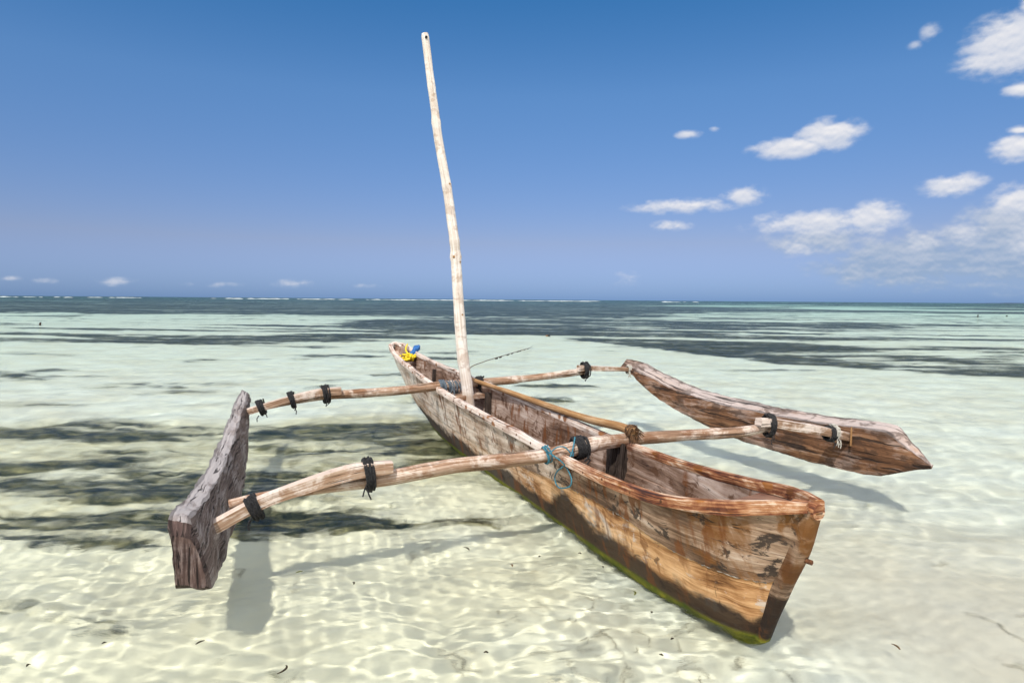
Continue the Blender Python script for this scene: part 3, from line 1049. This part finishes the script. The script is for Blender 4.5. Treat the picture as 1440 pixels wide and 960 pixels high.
# stern cap: the spoon-shaped end of the hull
g_ = Geo()
cap = [hp(7.02, -.075, .80), hp(7.13, -.045, .84), hp(7.17, 0, .85), hp(7.13, .045, .84), hp(7.02, .075, .80)]
g_.tube(smooth_path(cap, 14), .026, seg=8, jit=.006, up=(0, 0, 1))
g_.build("stern_cap", M_RAIL, canoe)
g_ = Geo()
g_.sweep([hp(6.42, -.115, .66), hp(6.42, .115, .66)], [(-.03, -.012), (-.03, .012), (.03, .012), (.03, -.012)], jit=.003)
g_.build("stern_thwart", M_DARKWOOD, canoe)


def rib(s, z0, z1, wdt=.05, name="rib", mat=None, sides=(1,)):
    for sgn in sides:
        g_ = Geo()
        pts = []
        for k in range(8):
            z = z0 + (z1 - z0) * k / 7
            pts.append(hp(s, sgn * (breadth(s, z) - .045), z))
        g_.sweep(pts, [(-wdt / 2, -.018), (-wdt / 2, .018), (wdt / 2, .018), (wdt / 2, -.018)], up=(1, 0, 0), jit=.004)
        g_.build(name, mat or M_DARKWOOD, canoe)


rib(1.50, .08, .50, .11, sides=(1, -1))
rib(3.86, .08, .55, .10, sides=(1, -1))
rib(5.55, .18, .62, .05, sides=(1, -1))

# mast: crooked bare pole stepped through a thwart
g_ = Geo()
mp = [(-.005, 4.0, .06), (-.012, 4.0, .495), (-.074, 4.0, .93), (-.112, 4.0, 1.36), (-.150, 4.0, 1.90), (-.165, 3.99, 2.06), (-.205, 4.0, 2.35), (-.245, 4.0, 2.615),
      (-.318, 4.0, 2.99), (-.352, 4.0, 3.20), (-.362, 4.01, 3.32), (-.415, 4.0, 3.66), (-.462, 4.0, 4.02)]
mp = smooth_path(mp, 90)
mr = []
for i, p in enumerate(mp):
    h_ = p.z / 4.02
    r = .064 - .030 * h_
    for zz, a in ((1.92, .010), (2.07, .004), (3.2, .006), (2.6, .004), (1.3, .004), (.9, .004), (3.55, .003)):
        r += a * math.exp(-((p.z - zz) / .035) ** 2)
    mr.append(r)
mr[-1] *= .8
g_.tube(mp, mr, seg=16, jit=.006, up=(0, 1, 0))
mast = g_.build("mast", M_MAST, canoe)
g_ = Geo()
g_.tube([(-.458, 3.955, 3.972), (-.458, 3.985, 3.972)], .013, seg=10)
g_.build("halyard_hole", M_BLACKROPE, mast)
for zz, dx in ((1.90, -.03), (1.86, .025), (1.34, .012), (2.62, .018)):
    g_ = Geo()
    i = min(range(len(mp)), key=lambda k: abs(mp[k].z - zz))
    c = Vector(mp[i]) + Vector((dx, -math.sqrt(max(mr[i] ** 2 - dx * dx, 0)) + .004, 0))
    g_.tube([c + Vector((0, .01, 0)), c + Vector((dx * .1, -.003, .0)), c + Vector((dx * .2, -.006, .0))], [.015, .012, .005], seg=8)
    g_.build("knot", M_TAN, mast)
g_ = Geo()
g_.sweep([hp(4.03, -.215, .50), hp(4.03, 0, .515), hp(4.03, .215, .50)], [(-.075, -.02), (-.075, .02), (.075, .02), (.075, -.02)], jit=.006)
g_.build("mast_thwart", M_POLE, canoe)
g_ = Geo()
g_.sweep([hp(4.0, 0, .045), hp(4.0, 0, .13)], [(-.09, -.11), (-.09, .11), (.09, .11), (.09, -.11)], up=(0, 1, 0))
g_.build("mast_step", M_DARKWOOD, canoe)

# loose-looking tan pole laid along the starboard gunwale, frayed forward end
g_ = Geo()
g_.tube(smooth_path([(.095, 4.28, .66), (.10, 4.1, .657), (.150, 3.2, .645), (.175, 2.5, .636), (.185, 1.9, .640), (.195, 1.50, .662), (.198, 1.33, .655)], 44),
        [.020 + .012 * i / 43 for i in range(44)], seg=12, jit=.005)
pole = g_.build("rail_pole", M_TAN, canoe)
g_ = Geo()
for k in range(70):
    a = random.uniform(0, 6.28)
    r = random.uniform(.01, .034)
    c = Vector((.20 + r * math.cos(a), 1.345 + random.uniform(-.03, .03), .655 + r * math.sin(a)))
    d = Vector((math.cos(a) * random.uniform(.2, 1.1), -random.uniform(.1, 1), math.sin(a) * random.uniform(.2, 1) - .3)).normalized()
    l = random.uniform(.02, .055)
    g_.tube([c, c + d * l * .5, c + d * l + Vector((0, 0, -.3 * l))], [.004, .003, .0015], seg=4)
g_.coil((.2, 1.36, .655), (0, -1, 0), .036, .036, .05, 5, .006)
g_.build("frayed_end", M_FIBRE, pole)
g_ = Geo()
for k in range(60):   # coir hanging down inside from the pole end
    x0, y0 = random.uniform(.13, .22), random.uniform(1.36, 1.50)
    zt, zb = random.uniform(.54, .60), random.uniform(.10, .40)
    g_.tube([(x0, y0, zt), (x0 - random.uniform(0, .03), y0 + random.uniform(-.02, .02), (zt + zb) / 2), (x0 - random.uniform(-.01, .05), y0 + random.uniform(-.04, .04), zb)],
            [.010, .012, .005], seg=5)
g_.build("hanging_fibre", M_DARKWOOD, pole)


# ------------------------------------------------------------------ booms and their arms
def lash(parent, c, axis, r1, r2, width, turns, rope=.007, mat=None, tails=2, e1=(0, 0, 1), name="lashing"):
    g_ = Geo()
    g_.coil(c, axis, r1, r2, width, turns, rope, e1)
    g_.coil(c, axis, r1 * 1.05, r2 * 1.05, width * .7, max(2, turns - 2), rope * random.uniform(.7, 1.0), e1)
    ax2 = Vector(axis).normalized() + Vector((0, random.uniform(-.2, .2), random.uniform(-.35, .35)))
    g_.coil(c, ax2, r1 * 1.07, r2 * 1.07, width * 1.1, 2, rope * random.uniform(.5, .8), e1)
    c = Vector(c)
    for k in range(tails):
        p = c + Vector((random.uniform(-width, width) * .5, -r2, -r1 * random.uniform(.3, .9)))
        l = random.uniform(.03, .075)
        g_.tube([p, p + Vector((random.uniform(-.02, .02), -.01, -l * .5)), p + Vector((random.uniform(-.03, .03), -.01, -l))], rope * .6, seg=4)
    return g_.build(name, mat or M_BLACKROPE, parent)


SQ = [(-.036, -.036), (-.040, .0), (-.034, .036), (.0, .040), (.036, .034), (.040, 0), (.034, -.036), (0, -.039)]

# near boom
g_ = Geo()
nb_pts = [(-2.19, 1.465, .425), (-2.05, 1.455, .452), (-1.80, 1.43, .472), (-1.45, 1.40, .492), (-1.00, 1.40, .532), (-.72, 1.40, .532), (-.40, 1.40, .542), (-.23, 1.40, .560),
          (-.05, 1.40, .585), (.13, 1.40, .590), (.45, 1.40, .592), (.88, 1.40, .582), (1.15, 1.40, .575), (1.40, 1.41, .592)]
nbp = smooth_path(nb_pts, 120)
nbr = []
for i, p in enumerate(nbp):
    x = p.x
    r = .043 if x > -1.4 else .043 - .018 * min(1, (-1.4 - x) / .5)
    if x > .3:
        r = .040 - .004 * (x - .3)
    r += .007 * math.exp(-((x + .12) / .16) ** 2) + .004 * math.exp(-((x - .9) / .05) ** 2) + .003 * math.exp(-((x + .7) / .06) ** 2)
    nbr.append(r)
g_.tube(nbp, nbr, seg=14, jit=.008)
boom_near = g_.build("outrigger_boom", M_POLE, canoe)
g_ = Geo()
arm = smooth_path([(-2.40, 1.40, .262), (-2.30, 1.40, .315), (-2.06, 1.40, .428), (-1.85, 1.38, .498), (-1.65, 1.37, .548), (-1.52, 1.36, .570), (-1.36, 1.36, .572)], 44)
g_.sweep(arm, SQ, scale=[(.92 - .12 * max(0, (i - 36) / 7), .80 + .18 * min(1, i / 30) - .16 * max(0, (i - 38) / 5)) for i in range(44)], jit=.009, seed=2)
g_.build("boom_arm", M_ARM, boom_near)
lash(boom_near, (-1.49, 1.375, .535), (1, 0, .1), .085, .060, .045, 7)
lash(boom_near, (-2.07, 1.405, .412), (1, 0, .42), .062, .055, .055, 8)
g_ = Geo()
arm = smooth_path([(1.27, 1.37, .640), (1.40, 1.37, .628), (1.62, 1.375, .585), (1.85, 1.38, .54), (2.05, 1.39, .497), (2.28, 1.40, .44)], 36)
g_.sweep(arm, SQ, scale=[(.9, .85)] * 36, jit=.008, seed=5)
g_.build("boom_arm", M_ARM, boom_near)
lash(boom_near, (1.385, 1.385, .607), (1, 0, -.1), .078, .055, .05, 8)
lash(boom_near, (2.00, 1.39, .50), (1, 0, -.25), .052, .050, .06, 6, .008, M_BLACKROPE)
lash(boom_near, (2.03, 1.39, .505), (1, 0, -.25), .058, .054, .045, 3, .007, M_WHITEROPE, tails=5)
g_ = Geo()
g_.tube([(2.16, 1.335, .55), (2.16, 1.335, .405)], [.006, .008], seg=6)
g_.build("wooden_peg", M_TAN, boom_near)
lash(boom_near, (-.165, 1.40, .570), (1, 0, .1), .064, .064, .075, 7, .010)
# blue cord: a band on the boom and a figure-of-eight hanging in front of the gunwale
g_ = Geo()
g_.coil((-.395, 1.40, .543), (1, 0, .12), .053, .053, .035, 4, .0045)
cord = [(-.42, 1.345, .59), (-.398, 1.335, .567), (-.35, 1.30, .53), (-.31, 1.30, .49), (-.300, 1.27, .455), (-.300, 1.24, .42), (-.305, 1.25, .378), (-.312, 1.33, .345), (-.312, 1.38, .335),
        (-.312, 1.42, .345), (-.312, 1.44, .385), (-.310, 1.41, .43), (-.308, 1.35, .47), (-.285, 1.32, .515), (-.255, 1.325, .56), (-.235, 1.34, .605), (-.21, 1.37, .645)]
g_.tube(smooth_path(cord, 90), .0048, seg=6, up=(0, 1, 0.2))
arc = [(-.40, 1.335, .57), (-.356, 1.335, .600), (-.31, 1.33, .602), (-.275, 1.325, .575), (-.245, 1.33, .537), (-.225, 1.36, .56)]
g_.tube(smooth_path(arc, 30), .0042, seg=6, up=(0, 1, 0.2))
g_.build("cord_lashing", M_BLUECORD, boom_near)

# far boom
g_ = Geo()
fb_pts = [(-2.02, 4.17, .475), (-1.70, 4.16, .535), (-1.40, 4.15, .570), (-.98, 4.15, .578), (-.60, 4.15, .590), (-.33, 4.15, .612), (-.05, 4.15, .625), (.14, 4.15, .630), (.50, 4.15, .640),
          (.87, 4.15, .662), (1.20, 4.15, .685), (1.42, 4.15, .703)]
fbp = smooth_path(fb_pts, 100)
fbr = [(.044 if p.x > -1.2 else .044 - .016 * min(1, (-1.2 - p.x) / .8)) + .003 * mnoise.noise((p.x * 3, 0, 9)) - (.006 if p.x > .6 else 0) for p in fbp]
g_.tube(fbp, fbr, seg=12, jit=.007, seed=3)
boom_far = g_.build("outrigger_boom", M_POLE, canoe)
g_ = Geo()
arm = smooth_path([(-2.14, 4.13, .450), (-1.95, 4.12, .50), (-1.70, 4.11, .565), (-1.45, 4.10, .613), (-1.26, 4.10, .618)], 34)
g_.sweep(arm, SQ, scale=[(.9, .7 + .3 * i / 33) for i in range(34)], jit=.008, seed=7)
g_.build("boom_arm", M_ARM, boom_far)
lash(boom_far, (-1.40, 4.125, .592), (1, 0, .1), .080, .078, .06, 7)
lash(boom_far, (-1.70, 4.135, .550), (1, 0, .2), .072, .078, .045, 6)
lash(boom_far, (-1.97, 4.14, .492), (1, 0, .3), .066, .078, .06, 6)
g_ = Geo()
arm = smooth_path([(1.30, 4.10, .748), (1.42, 4.11, .742), (1.65, 4.12, .728), (1.85, 4.13, .715), (2.06, 4.14, .700)], 28)
g_.sweep(arm, SQ, scale=[(.8, .9 - .35 * i / 27) for i in range(28)], jit=.008, seed=8)
g_.build("boom_arm", M_ARM, boom_far)
lash(boom_far, (1.40, 4.13, .718), (1, 0, 0), .084, .070, .07, 7)
lash(boom_far, (1.98, 4.135, .705), (1, 0, -.1), .046, .046, .05, 4, .007, M_WHITEROPE, tails=4)
lash(boom_far, (.16, 4.15, .632), (1, 0, 0), .056, .056, .07, 6, .010)
g_ = Geo()
for c_ in (-.22, -.16, -.10):
    g_.coil((c_, 4.13, .60), (1, .1 * random.uniform(-1, 1), .05), .065, .065, .05, 4, .005)
for k in range(6):
    x0 = random.uniform(-.20, -.06)
    g_.tube(smooth_path([(x0, 4.08, .66), (x0 + .03, 4.04, .60), (x0 + random.uniform(-.04, .06), 4.02, .52), (x0 + random.uniform(-.02, .05), 4.03, .47)], 12), .004, seg=5, up=(0, 1, .1))
g_.build("cord_lashing", M_GREYCORD, boom_far)
lash(boom_far, (-.25, 4.15, .617), (1, 0, 0), .054, .054, .06, 5, .006, M_GREYCORD)


# ------------------------------------------------------------------ floats (thick planks on edge)
def make_float(sgn, lin, thick, top, bot, s0, s1, nose, mat, seed, lean=0.0, rise=.03):
    """lin(s): lateral place of the inner face; top/bot: height tables; nose: length of the pointed front."""
    g_ = Geo()
    n, V, F, U = 130, [], [], []
    K = 7
    for i in range(n):
        s = s0 + (s1 - s0) * i / (n - 1)
        zt, zb = interp(top, s), interp(bot, s)
        th = thick
        e = min(1.0, (s1 - s) / .35)
        th *= .55 + .45 * e
        if nose:
            th *= min(1.0, .12 + .88 * (s - s0) / nose)
        e0 = min(1.0, (s - s0) / .07)
        if not nose:
            th *= .84 + .16 * e0
            zt -= .022 * (1 - e0)
            zb += .022 * (1 - e0)
        l0 = lin(s) + (0 if nose else -.008 * (1 - e0))
        rise_ = rise if not nose else (.05 + .03 * max(0., min(1., (s - 1.8) / 1.8))) * min(1., (s - s0) / nose)
        sec = []
        for k in range(K + 1):            # inner face going up
            sec.append((0.0 + .012 * math.sin(math.pi * k / K), zb + (zt - zb) * k / K))
        for k in range(1, K):             # top going outwards
            sec.append((-th * k / K, zt + rise_ * k / K))
        for k in range(K + 1):            # outer face going down
            sec.append((-th, zt + rise_ + (zb + .02 - zt - rise_) * k / K))
        for k in range(1, K):             # underside
            sec.append((-th * (1 - k / K), zb + .02 * (1 - k / K) - .012 * math.sin(math.pi * k / K)))
        for k, (a, z) in enumerate(sec):
            q = Vector((s * 3.1, k * 1.7 + seed, z * 9))
            dj = .010 * mnoise.noise(q) + .007 * mnoise.noise(Vector((s * 11, z * 30, seed + a * 40))) + .004 * mnoise.noise(Vector((s * 22, z * 70, seed + a * 60)))
            V.append((sgn * (l0 - a + dj - lean * (.3 if 2 * K <= k <= 3 * K else 1.0) * min(1, max(0, (zt - z) / .3))), s, z + dj * .8))
            U.append((s, z if (k <= K or 2 * K <= k <= 3 * K) else a + 2.0))
    m_ = len(sec)
    for i in range(n - 1):
        for j in range(m_):
            j2 = (j + 1) % m_
            F.append((i * m_ + j, i * m_ + j2, (i + 1) * m_ + j2, (i + 1) * m_ + j))
    for i, rev in ((0, True), (n - 1, False)):
        c = len(V)
        ids = []
        for j in range(m_):
            V.append(V[i * m_ + j])
            p = V[-1]
            U.append((p[2] * 1.0 + 7, p[0]))
            ids.append(c + j)
        F.append(tuple(ids) if rev else tuple(reversed(ids)))
    g_.add(V, F, U)
    nbody = (n - 1) * m_
    for fi in range(nbody):
        if fi // m_ < 2:
            g_.mi[fi] = 1
    g_.mi[nbody] = 1
    return g_.build("outrigger_float", [mat, M_ENDGRAIN if not nose else mat], canoe, sharp=35)


TOPR = [(.78, .372), (.95, .455), (1.13, .545), (1.8, .512), (2.4, .505), (3.0, .525), (3.3, .55), (3.84, .665), (4.15, .725), (4.28, .73)]
BOTR = [(.78, .362), (1.02, .27), (1.16, .215), (1.35, .198), (1.66, .193), (2.4, .22), (3.0, .30), (3.24, .35), (3.87, .545), (4.06, .645), (4.28, .69)]
fr_ = make_float(1, lambda s: 2.25 - .084 * (s - 1), .13, TOPR, BOTR, .78, 4.28, .34, M_FLOAT_BROWN, 3.3, .03, .055)
fr_["label"] = "brown float plank with a pointed near end"
TOPL = [(.86, .495), (.95, .535), (1.2, .50), (1.6, .455), (2.2, .42), (3.0, .43), (3.6, .47), (4.2, .53), (4.55, .58)]
BOTL = [(.86, .24), (.98, .205), (1.2, .18), (1.6, .13), (2.4, .11), (3.2, .16), (3.8, .28), (4.3, .44), (4.55, .50)]
fl_ = make_float(-1, lambda s: 2.335 - .070 * (s - .9), .086, TOPL, BOTL, .86, 4.55, 0, M_FLOAT_GREY, 8.1, .075)
fl_["label"] = "grey cracked float plank with a blunt near end"

# ------------------------------------------------------------------ things lying in or tied to the canoe
CM = Matrix.Translation(canoe.location) @ Matrix.Rotation(canoe.rotation_euler.z, 4, 'Z')


def W(p):
    return CM @ Vector(p)


g_ = Geo()
for k in range(7):
    c = Vector(W((-.03 + random.uniform(-.05, .05), 6.36 + random.uniform(-.07, .07), .70 + random.uniform(-.015, .03))))
    loop = [c + Vector((random.uniform(-.09, .09), random.uniform(-.08, .08), random.uniform(-.03, .05))) for _ in range(5)]
    g_.tube(smooth_path(loop, 26), .014, seg=6, up=(.3, .5, .8))
tail = [W(p) for p in ((-.05, 6.38, .74), (-.06, 6.5, .79), (-.03, 6.62, .83), (.02, 6.74, .86))]
g_.tube(smooth_path(tail, 16), .011, seg=6)
o = g_.build("yellow_rope", M_YELLOW)
tag(o, "tangle of bright yellow rope on the stern thwart beside the blue cloth", "rope")

bm = bmesh.new()
bmesh.ops.create_icosphere(bm, subdivisions=4, radius=1.0)
for v in bm.verts:
    p = v.co.copy()
    k = 1 + .35 * mnoise.noise(p * 1.7) + .20 * mnoise.noise(p * 4.1 + Vector((3, 1, 2)))
    waist = .62 + .5 * min(1, abs(p.y) * 1.5)
    v.co = Vector((p.x * .055 * k * waist, p.y * .17 * k, p.z * .045 * k * waist))
for fc in bm.faces:
    fc.smooth = True
me = bpy.data.meshes.new("blue_cloth")
bm.to_mesh(me)
bm.free()
o = link("blue_cloth", me, M_BLUECLOTH)
o.location = W((.055, 6.50, .775))
o.rotation_euler = (R(22), R(-10), canoe.rotation_euler.z - R(38))
tag(o, "crumpled blue cloth tied inside the stern of the canoe", "cloth")

g_ = Geo()
rp = [W((.17, 4.34, .62)), Vector((-.455, 6.9, .75)), Vector((-.36, 8, .715)), Vector((-.22, 10, .595)), Vector((0, 13, .41)), Vector((.29, 17, .165)), Vector((.55, 19.8, .0)), Vector((.66, 20.8, -.06))]
rpp = smooth_path(rp, 90)
g_.tube(rpp, [.004 + .00022 * (p.y - 6) for p in rpp], seg=6)
rope = g_.build("mooring_rope", M_FIBRE)
tag(rope, "thin dark mooring rope running from behind the mast down to the water", "rope")
for k in range(9):
    g_ = Geo()
    i = 34 + k * 5 + random.randint(0, 2)
    path = [rpp[i + q] + Vector((random.uniform(-.01, .01), 0, -.008)) for q in range(3)]
    g_.tube(smooth_path(path, 9), [.004, .010, .014, .012, .016, .012, .010, .012, .004], seg=6, jit=.006)
    g_.build("weed", M_DARKWOOD, rope)

# ------------------------------------------------------------------ loose sea grass leaves adrift
leaves = [  # x, y, length, curl, heading, label, material
    (-.90, 2.48, .075, 2.2, 1.35, "long curled black leaf afloat in the foreground, bent like a hook", M_LEAF),
    (-.26, 3.75, .060, 0.8, 2.3, "short dark curved leaf afloat between the left float and the canoe side", M_LEAF),
    (-.82, 3.27, .030, 1.2, 2.0, "small dark leaf fragment afloat right of the left float's shadow", M_LEAF),
    (-1.34, 2.68, .040, 0.3, 0.9, "thin dark leaf afloat just below the tip of the left float's shadow", M_LEAF),
    (-1.15, 3.40, .040, 0.4, 0.5, "slender green leaf afloat over the near boom's shadow", M_GREENLEAF),
    (.64, 3.18, .048, 1.4, 1.5, "yellow-green curved leaf afloat close to the bow side", M_GREENLEAF),
    (1.68, 2.69, .050, 0.6, 1.8, "brown curved leaf afloat right of the bow", M_BROWNLEAF),
    (.01, 3.51, .034, 1.3, 1.9, "small brown comma-shaped leaf afloat left of the canoe's dark side", M_BROWNLEAF),
]
specks = [(-1.75, 2.67), (.64, 2.61), (.41, 3.69), (.52, 3.5), (.68, 2.98), (-1.95, 2.5), (.17, 3.64), (.72, 2.74), (-.1, 2.62)]


def leaf_mesh(L, curl, wid):
    g_ = Geo()
    pts = []
    for i in range(14):
        q = i / 13
        a = curl * (q - .5)
        pts.append((L * (q - .5) if abs(curl) < .05 else L / curl * math.sin(a), (0 if abs(curl) < .05 else L / curl * (1 - math.cos(a))), .004 * math.sin(q * 3.1)))
    g_.sweep(pts, [(-wid, -.0012), (-wid, .0012), (wid, .0012), (wid, -.0012)], scale=[.35 + .65 * math.sin(math.pi * min(1, (i + .6) / 13.5)) for i in range(14)])
    return g_


for x, y, L, cu, hd, lab, mt in leaves:
    o = leaf_mesh(L, cu, .0048).build("floating_leaf", mt)
    o.location = (x, y, .009)
    o.rotation_euler = (0, 0, hd)
    tag(o, lab, "leaf", "leaves adrift on the shallows")
proto = None
for x, y in specks:
    if proto is None:
        o = proto = leaf_mesh(.020, .9, .0050).build("leaf_scrap", M_LEAF)
    else:
        o = proto.copy()
        COL.objects.link(o)
    o.location = (x, y, .008)
    o.rotation_euler = (0, 0, random.uniform(0, 6.28))
    tag(o, "tiny dark leaf scrap no longer than a fingertip, afloat on the clear shallows", "leaf", "leaf scraps adrift")

# sunken litter of dead sea grass strands near the camera
g_ = Geo()
lr = random.Random(5)
for k in range(84):
    if k < 58:
        x, y = lr.gauss(.50, .32), lr.gauss(3.0, .33)
    else:
        x, y = lr.uniform(-2.5, 2.6), lr.uniform(2.3, 5.0)
    z = -float(depth_at(np.array([x]), np.array([y]))[0]) + .006
    L = lr.choice([.05, .07, .10, .14, .18])
    a = lr.uniform(-.6, .6) if lr.random() < .7 else lr.uniform(0, 6.28)
    pts = []
    for i in range(5):
        pts.append((x, y, z + lr.uniform(0, .012)))
        x += L / 4 * math.cos(a)
        y += L / 4 * math.sin(a)
        a += lr.uniform(-.7, .7)
    g_.tube(smooth_path(pts, 12), lr.uniform(.002, .0042), seg=4, up=(0, 0, 1))
m_lit = plain("sunken_strand", (0.24, 0.20, 0.14), (0.52, 0.45, 0.33), 30)
lit = tag(g_.build("seagrass_litter", m_lit), kind='stuff')
lit.cycles.is_caustics_receiver = True

# living sea grass tufts on the near beds
r3 = np.random.default_rng(3)
N = 90000
tx = r3.uniform(-8, 1.2, N)
ty = r3.uniform(3.6, 11, N)
gmask = grass_mask(tx, ty)
keep = (r3.random(N) < gmask) 
tx, ty = tx[keep][:40000], ty[keep][:40000]
n = len(tx)
tz = -depth_at(tx, ty)
hd = r3.normal(0.15, .7, n)
L = r3.uniform(.03, .11, n)
wd2 = r3.uniform(.0015, .0035, n)
lift = r3.uniform(.005, .04, n)
ca, sa = np.cos(hd), np.sin(hd)
P0 = np.stack([tx, ty, tz], 1)
P1 = P0 + np.stack([ca * L * .5, sa * L * .5, lift], 1)
P2 = P0 + np.stack([ca * L, sa * L, lift * r3.uniform(.5, 1.1, n)], 1)
S = np.stack([-sa * wd2, ca * wd2, np.zeros(n)], 1)
VV = np.stack([P0 - S, P0 + S, P1 + S, P1 - S, P2 + S * .3, P2 - S * .3], 1).reshape(-1, 3)
b0 = np.arange(n)[:, None] * 6
QQ = np.concatenate([b0 + np.array([[0, 1, 2, 3]]), b0 + np.array([[3, 2, 4, 5]])], 0)
m, t, out = new_mat("seagrass_blade")
geo = t.new('ShaderNodeNewGeometry')
gn = t.noise(t.scale(geo.outputs['Position'], (5, 7, 5)), 1.0, 3, 0.6)
rnd = t.noise(geo.outputs['Position'], 60, 1, 0.5)
cc_ = t.ramp(t.math('ADD', t.math('MULTIPLY', gn, .5), t.math('MULTIPLY', rnd, .5)),
             [(.38, (.012, .017, .012)), (.48, (.035, .042, .022)), (.55, (.13, .12, .045)), (.64, (.42, .35, .15))])
principled(t, out, cc_, .8, None, .1)
sg = tag(link("seagrass", mesh_np("seagrass", VV, QQ), m), kind='stuff')
sg.cycles.is_caustics_receiver = True

# ------------------------------------------------------------------ far marks, surf and headland
def stake(x, y, h, r, name, label, cat):
    g_ = Geo()
    g_.tube([(x, y, -.6), (x + .02, y, h * .5), (x + .05, y, h)], [r, r * .95, r * .8], seg=9, jit=r * .2)
    return tag(g_.build(name, M_DARKWOOD), label, cat)


stake(-24.3, 32.9, .13, .055, "mooring_stake", "short dark stump standing in the pale shallows far left of the mast", "stake")
stake(49.2, 67.7, .28, .055, "mooring_stake", "thin dark stake standing in the water far off at the right", "stake")


def buoy(x, y, r, label, pale):
    root = empty("mooring_buoy", (x, y, 0))
    tag(root, label, "buoy")
    g_ = Geo()
    prof = [(-.9, .35), (-.55, .8), (0, 1.0), (.5, .85), (.85, .45), (1.0, .12)]
    g_.tube([(0, 0, r * a + r * .35) for a, _ in prof], [r * b for _, b in prof], seg=16)
    g_.build("buoy_body", M_BLACKROPE, root)
    if pale:
        g_ = Geo()
        g_.tube([(-r * 1.9, -.02, -.03), (-r * 1.5, -.02, r * .5), (-r * .9, 0, r * .7)], [r * .5, r * .62, r * .25], seg=10)
        g_.build("pale_float", M_TAN, root)
    g_ = Geo()
    g_.tube([(0, 0, r * 1.2), (.0, 0, r * 1.7)], r * .14, seg=8)
    g_.build("eye", M_RUSTIRON, root)
    return root


buoy(1.51, 26.2, .06, "dark round float with a pale piece beside it, right of the mast", True)
buoy(55.9, 72.4, .10, "round dark buoy on the bright water near the right edge", False)

# surf on the reef edge
g_ = Geo()
sr = random.Random(9)
for k in range(170):
    yy = sr.uniform(640, 760)
    ang = R(sr.choice([-40, -38.5, -36, -31, -24, -21, -16.5, -12, -9.5, -6, -2, 3, 6, 14]) + sr.gauss(0, 1.1))
    x, y = yy * math.tan(ang), yy
    L = sr.uniform(3, 16)
    h = sr.uniform(.25, .75)
    g_.tube([(x - L / 2, y, -.05), (x - L / 4, y + sr.uniform(-1, 1), h * .25), (x, y, h * .4), (x + L / 4, y + sr.uniform(-1, 1), h * .25), (x + L / 2, y, -.05)],
            [.05, h * .45, h * .6, h * .4, .05], seg=6)
m, t, out = new_mat("foam")
principled(t, out, (.62, .66, .68), .9, None, .1)
tag(g_.build("surf", m), kind='stuff')

# low wooded headland on the right-hand horizon
g_ = Geo()
V, F, U = [], [], []
nn = 120
for i in range(nn):
    a = R(35.2 + 11 * i / (nn - 1))
    rise = min(1, i / 40)
    hgt = 4.5 * rise * (1 + .5 * mnoise.noise((i * .13, 0, 0)) + .35 * mnoise.noise((i * .9, 3, 0))) + .3
    for d_, z in ((4200, -1), (4230, hgt * .6), (4300, hgt), (4700, hgt * .8), (4900, -1)):
        V.append((d_ * math.sin(a), d_ * math.cos(a), z))
        U.append((i, z))
for i in range(nn - 1):
    for j in range(4):
        F.append((i * 5 + j, i * 5 + j + 1, (i + 1) * 5 + j + 1, (i + 1) * 5 + j))
g_.add(V, F, U)
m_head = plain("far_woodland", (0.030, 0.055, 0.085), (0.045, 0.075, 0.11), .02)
tag(g_.build("headland", m_head), kind='structure')

for o in list(scene.objects):
    if o.type == 'MESH' and o.name.split('.')[0] in ('hull', 'stem_post'):
        o.cycles.is_caustics_receiver = True
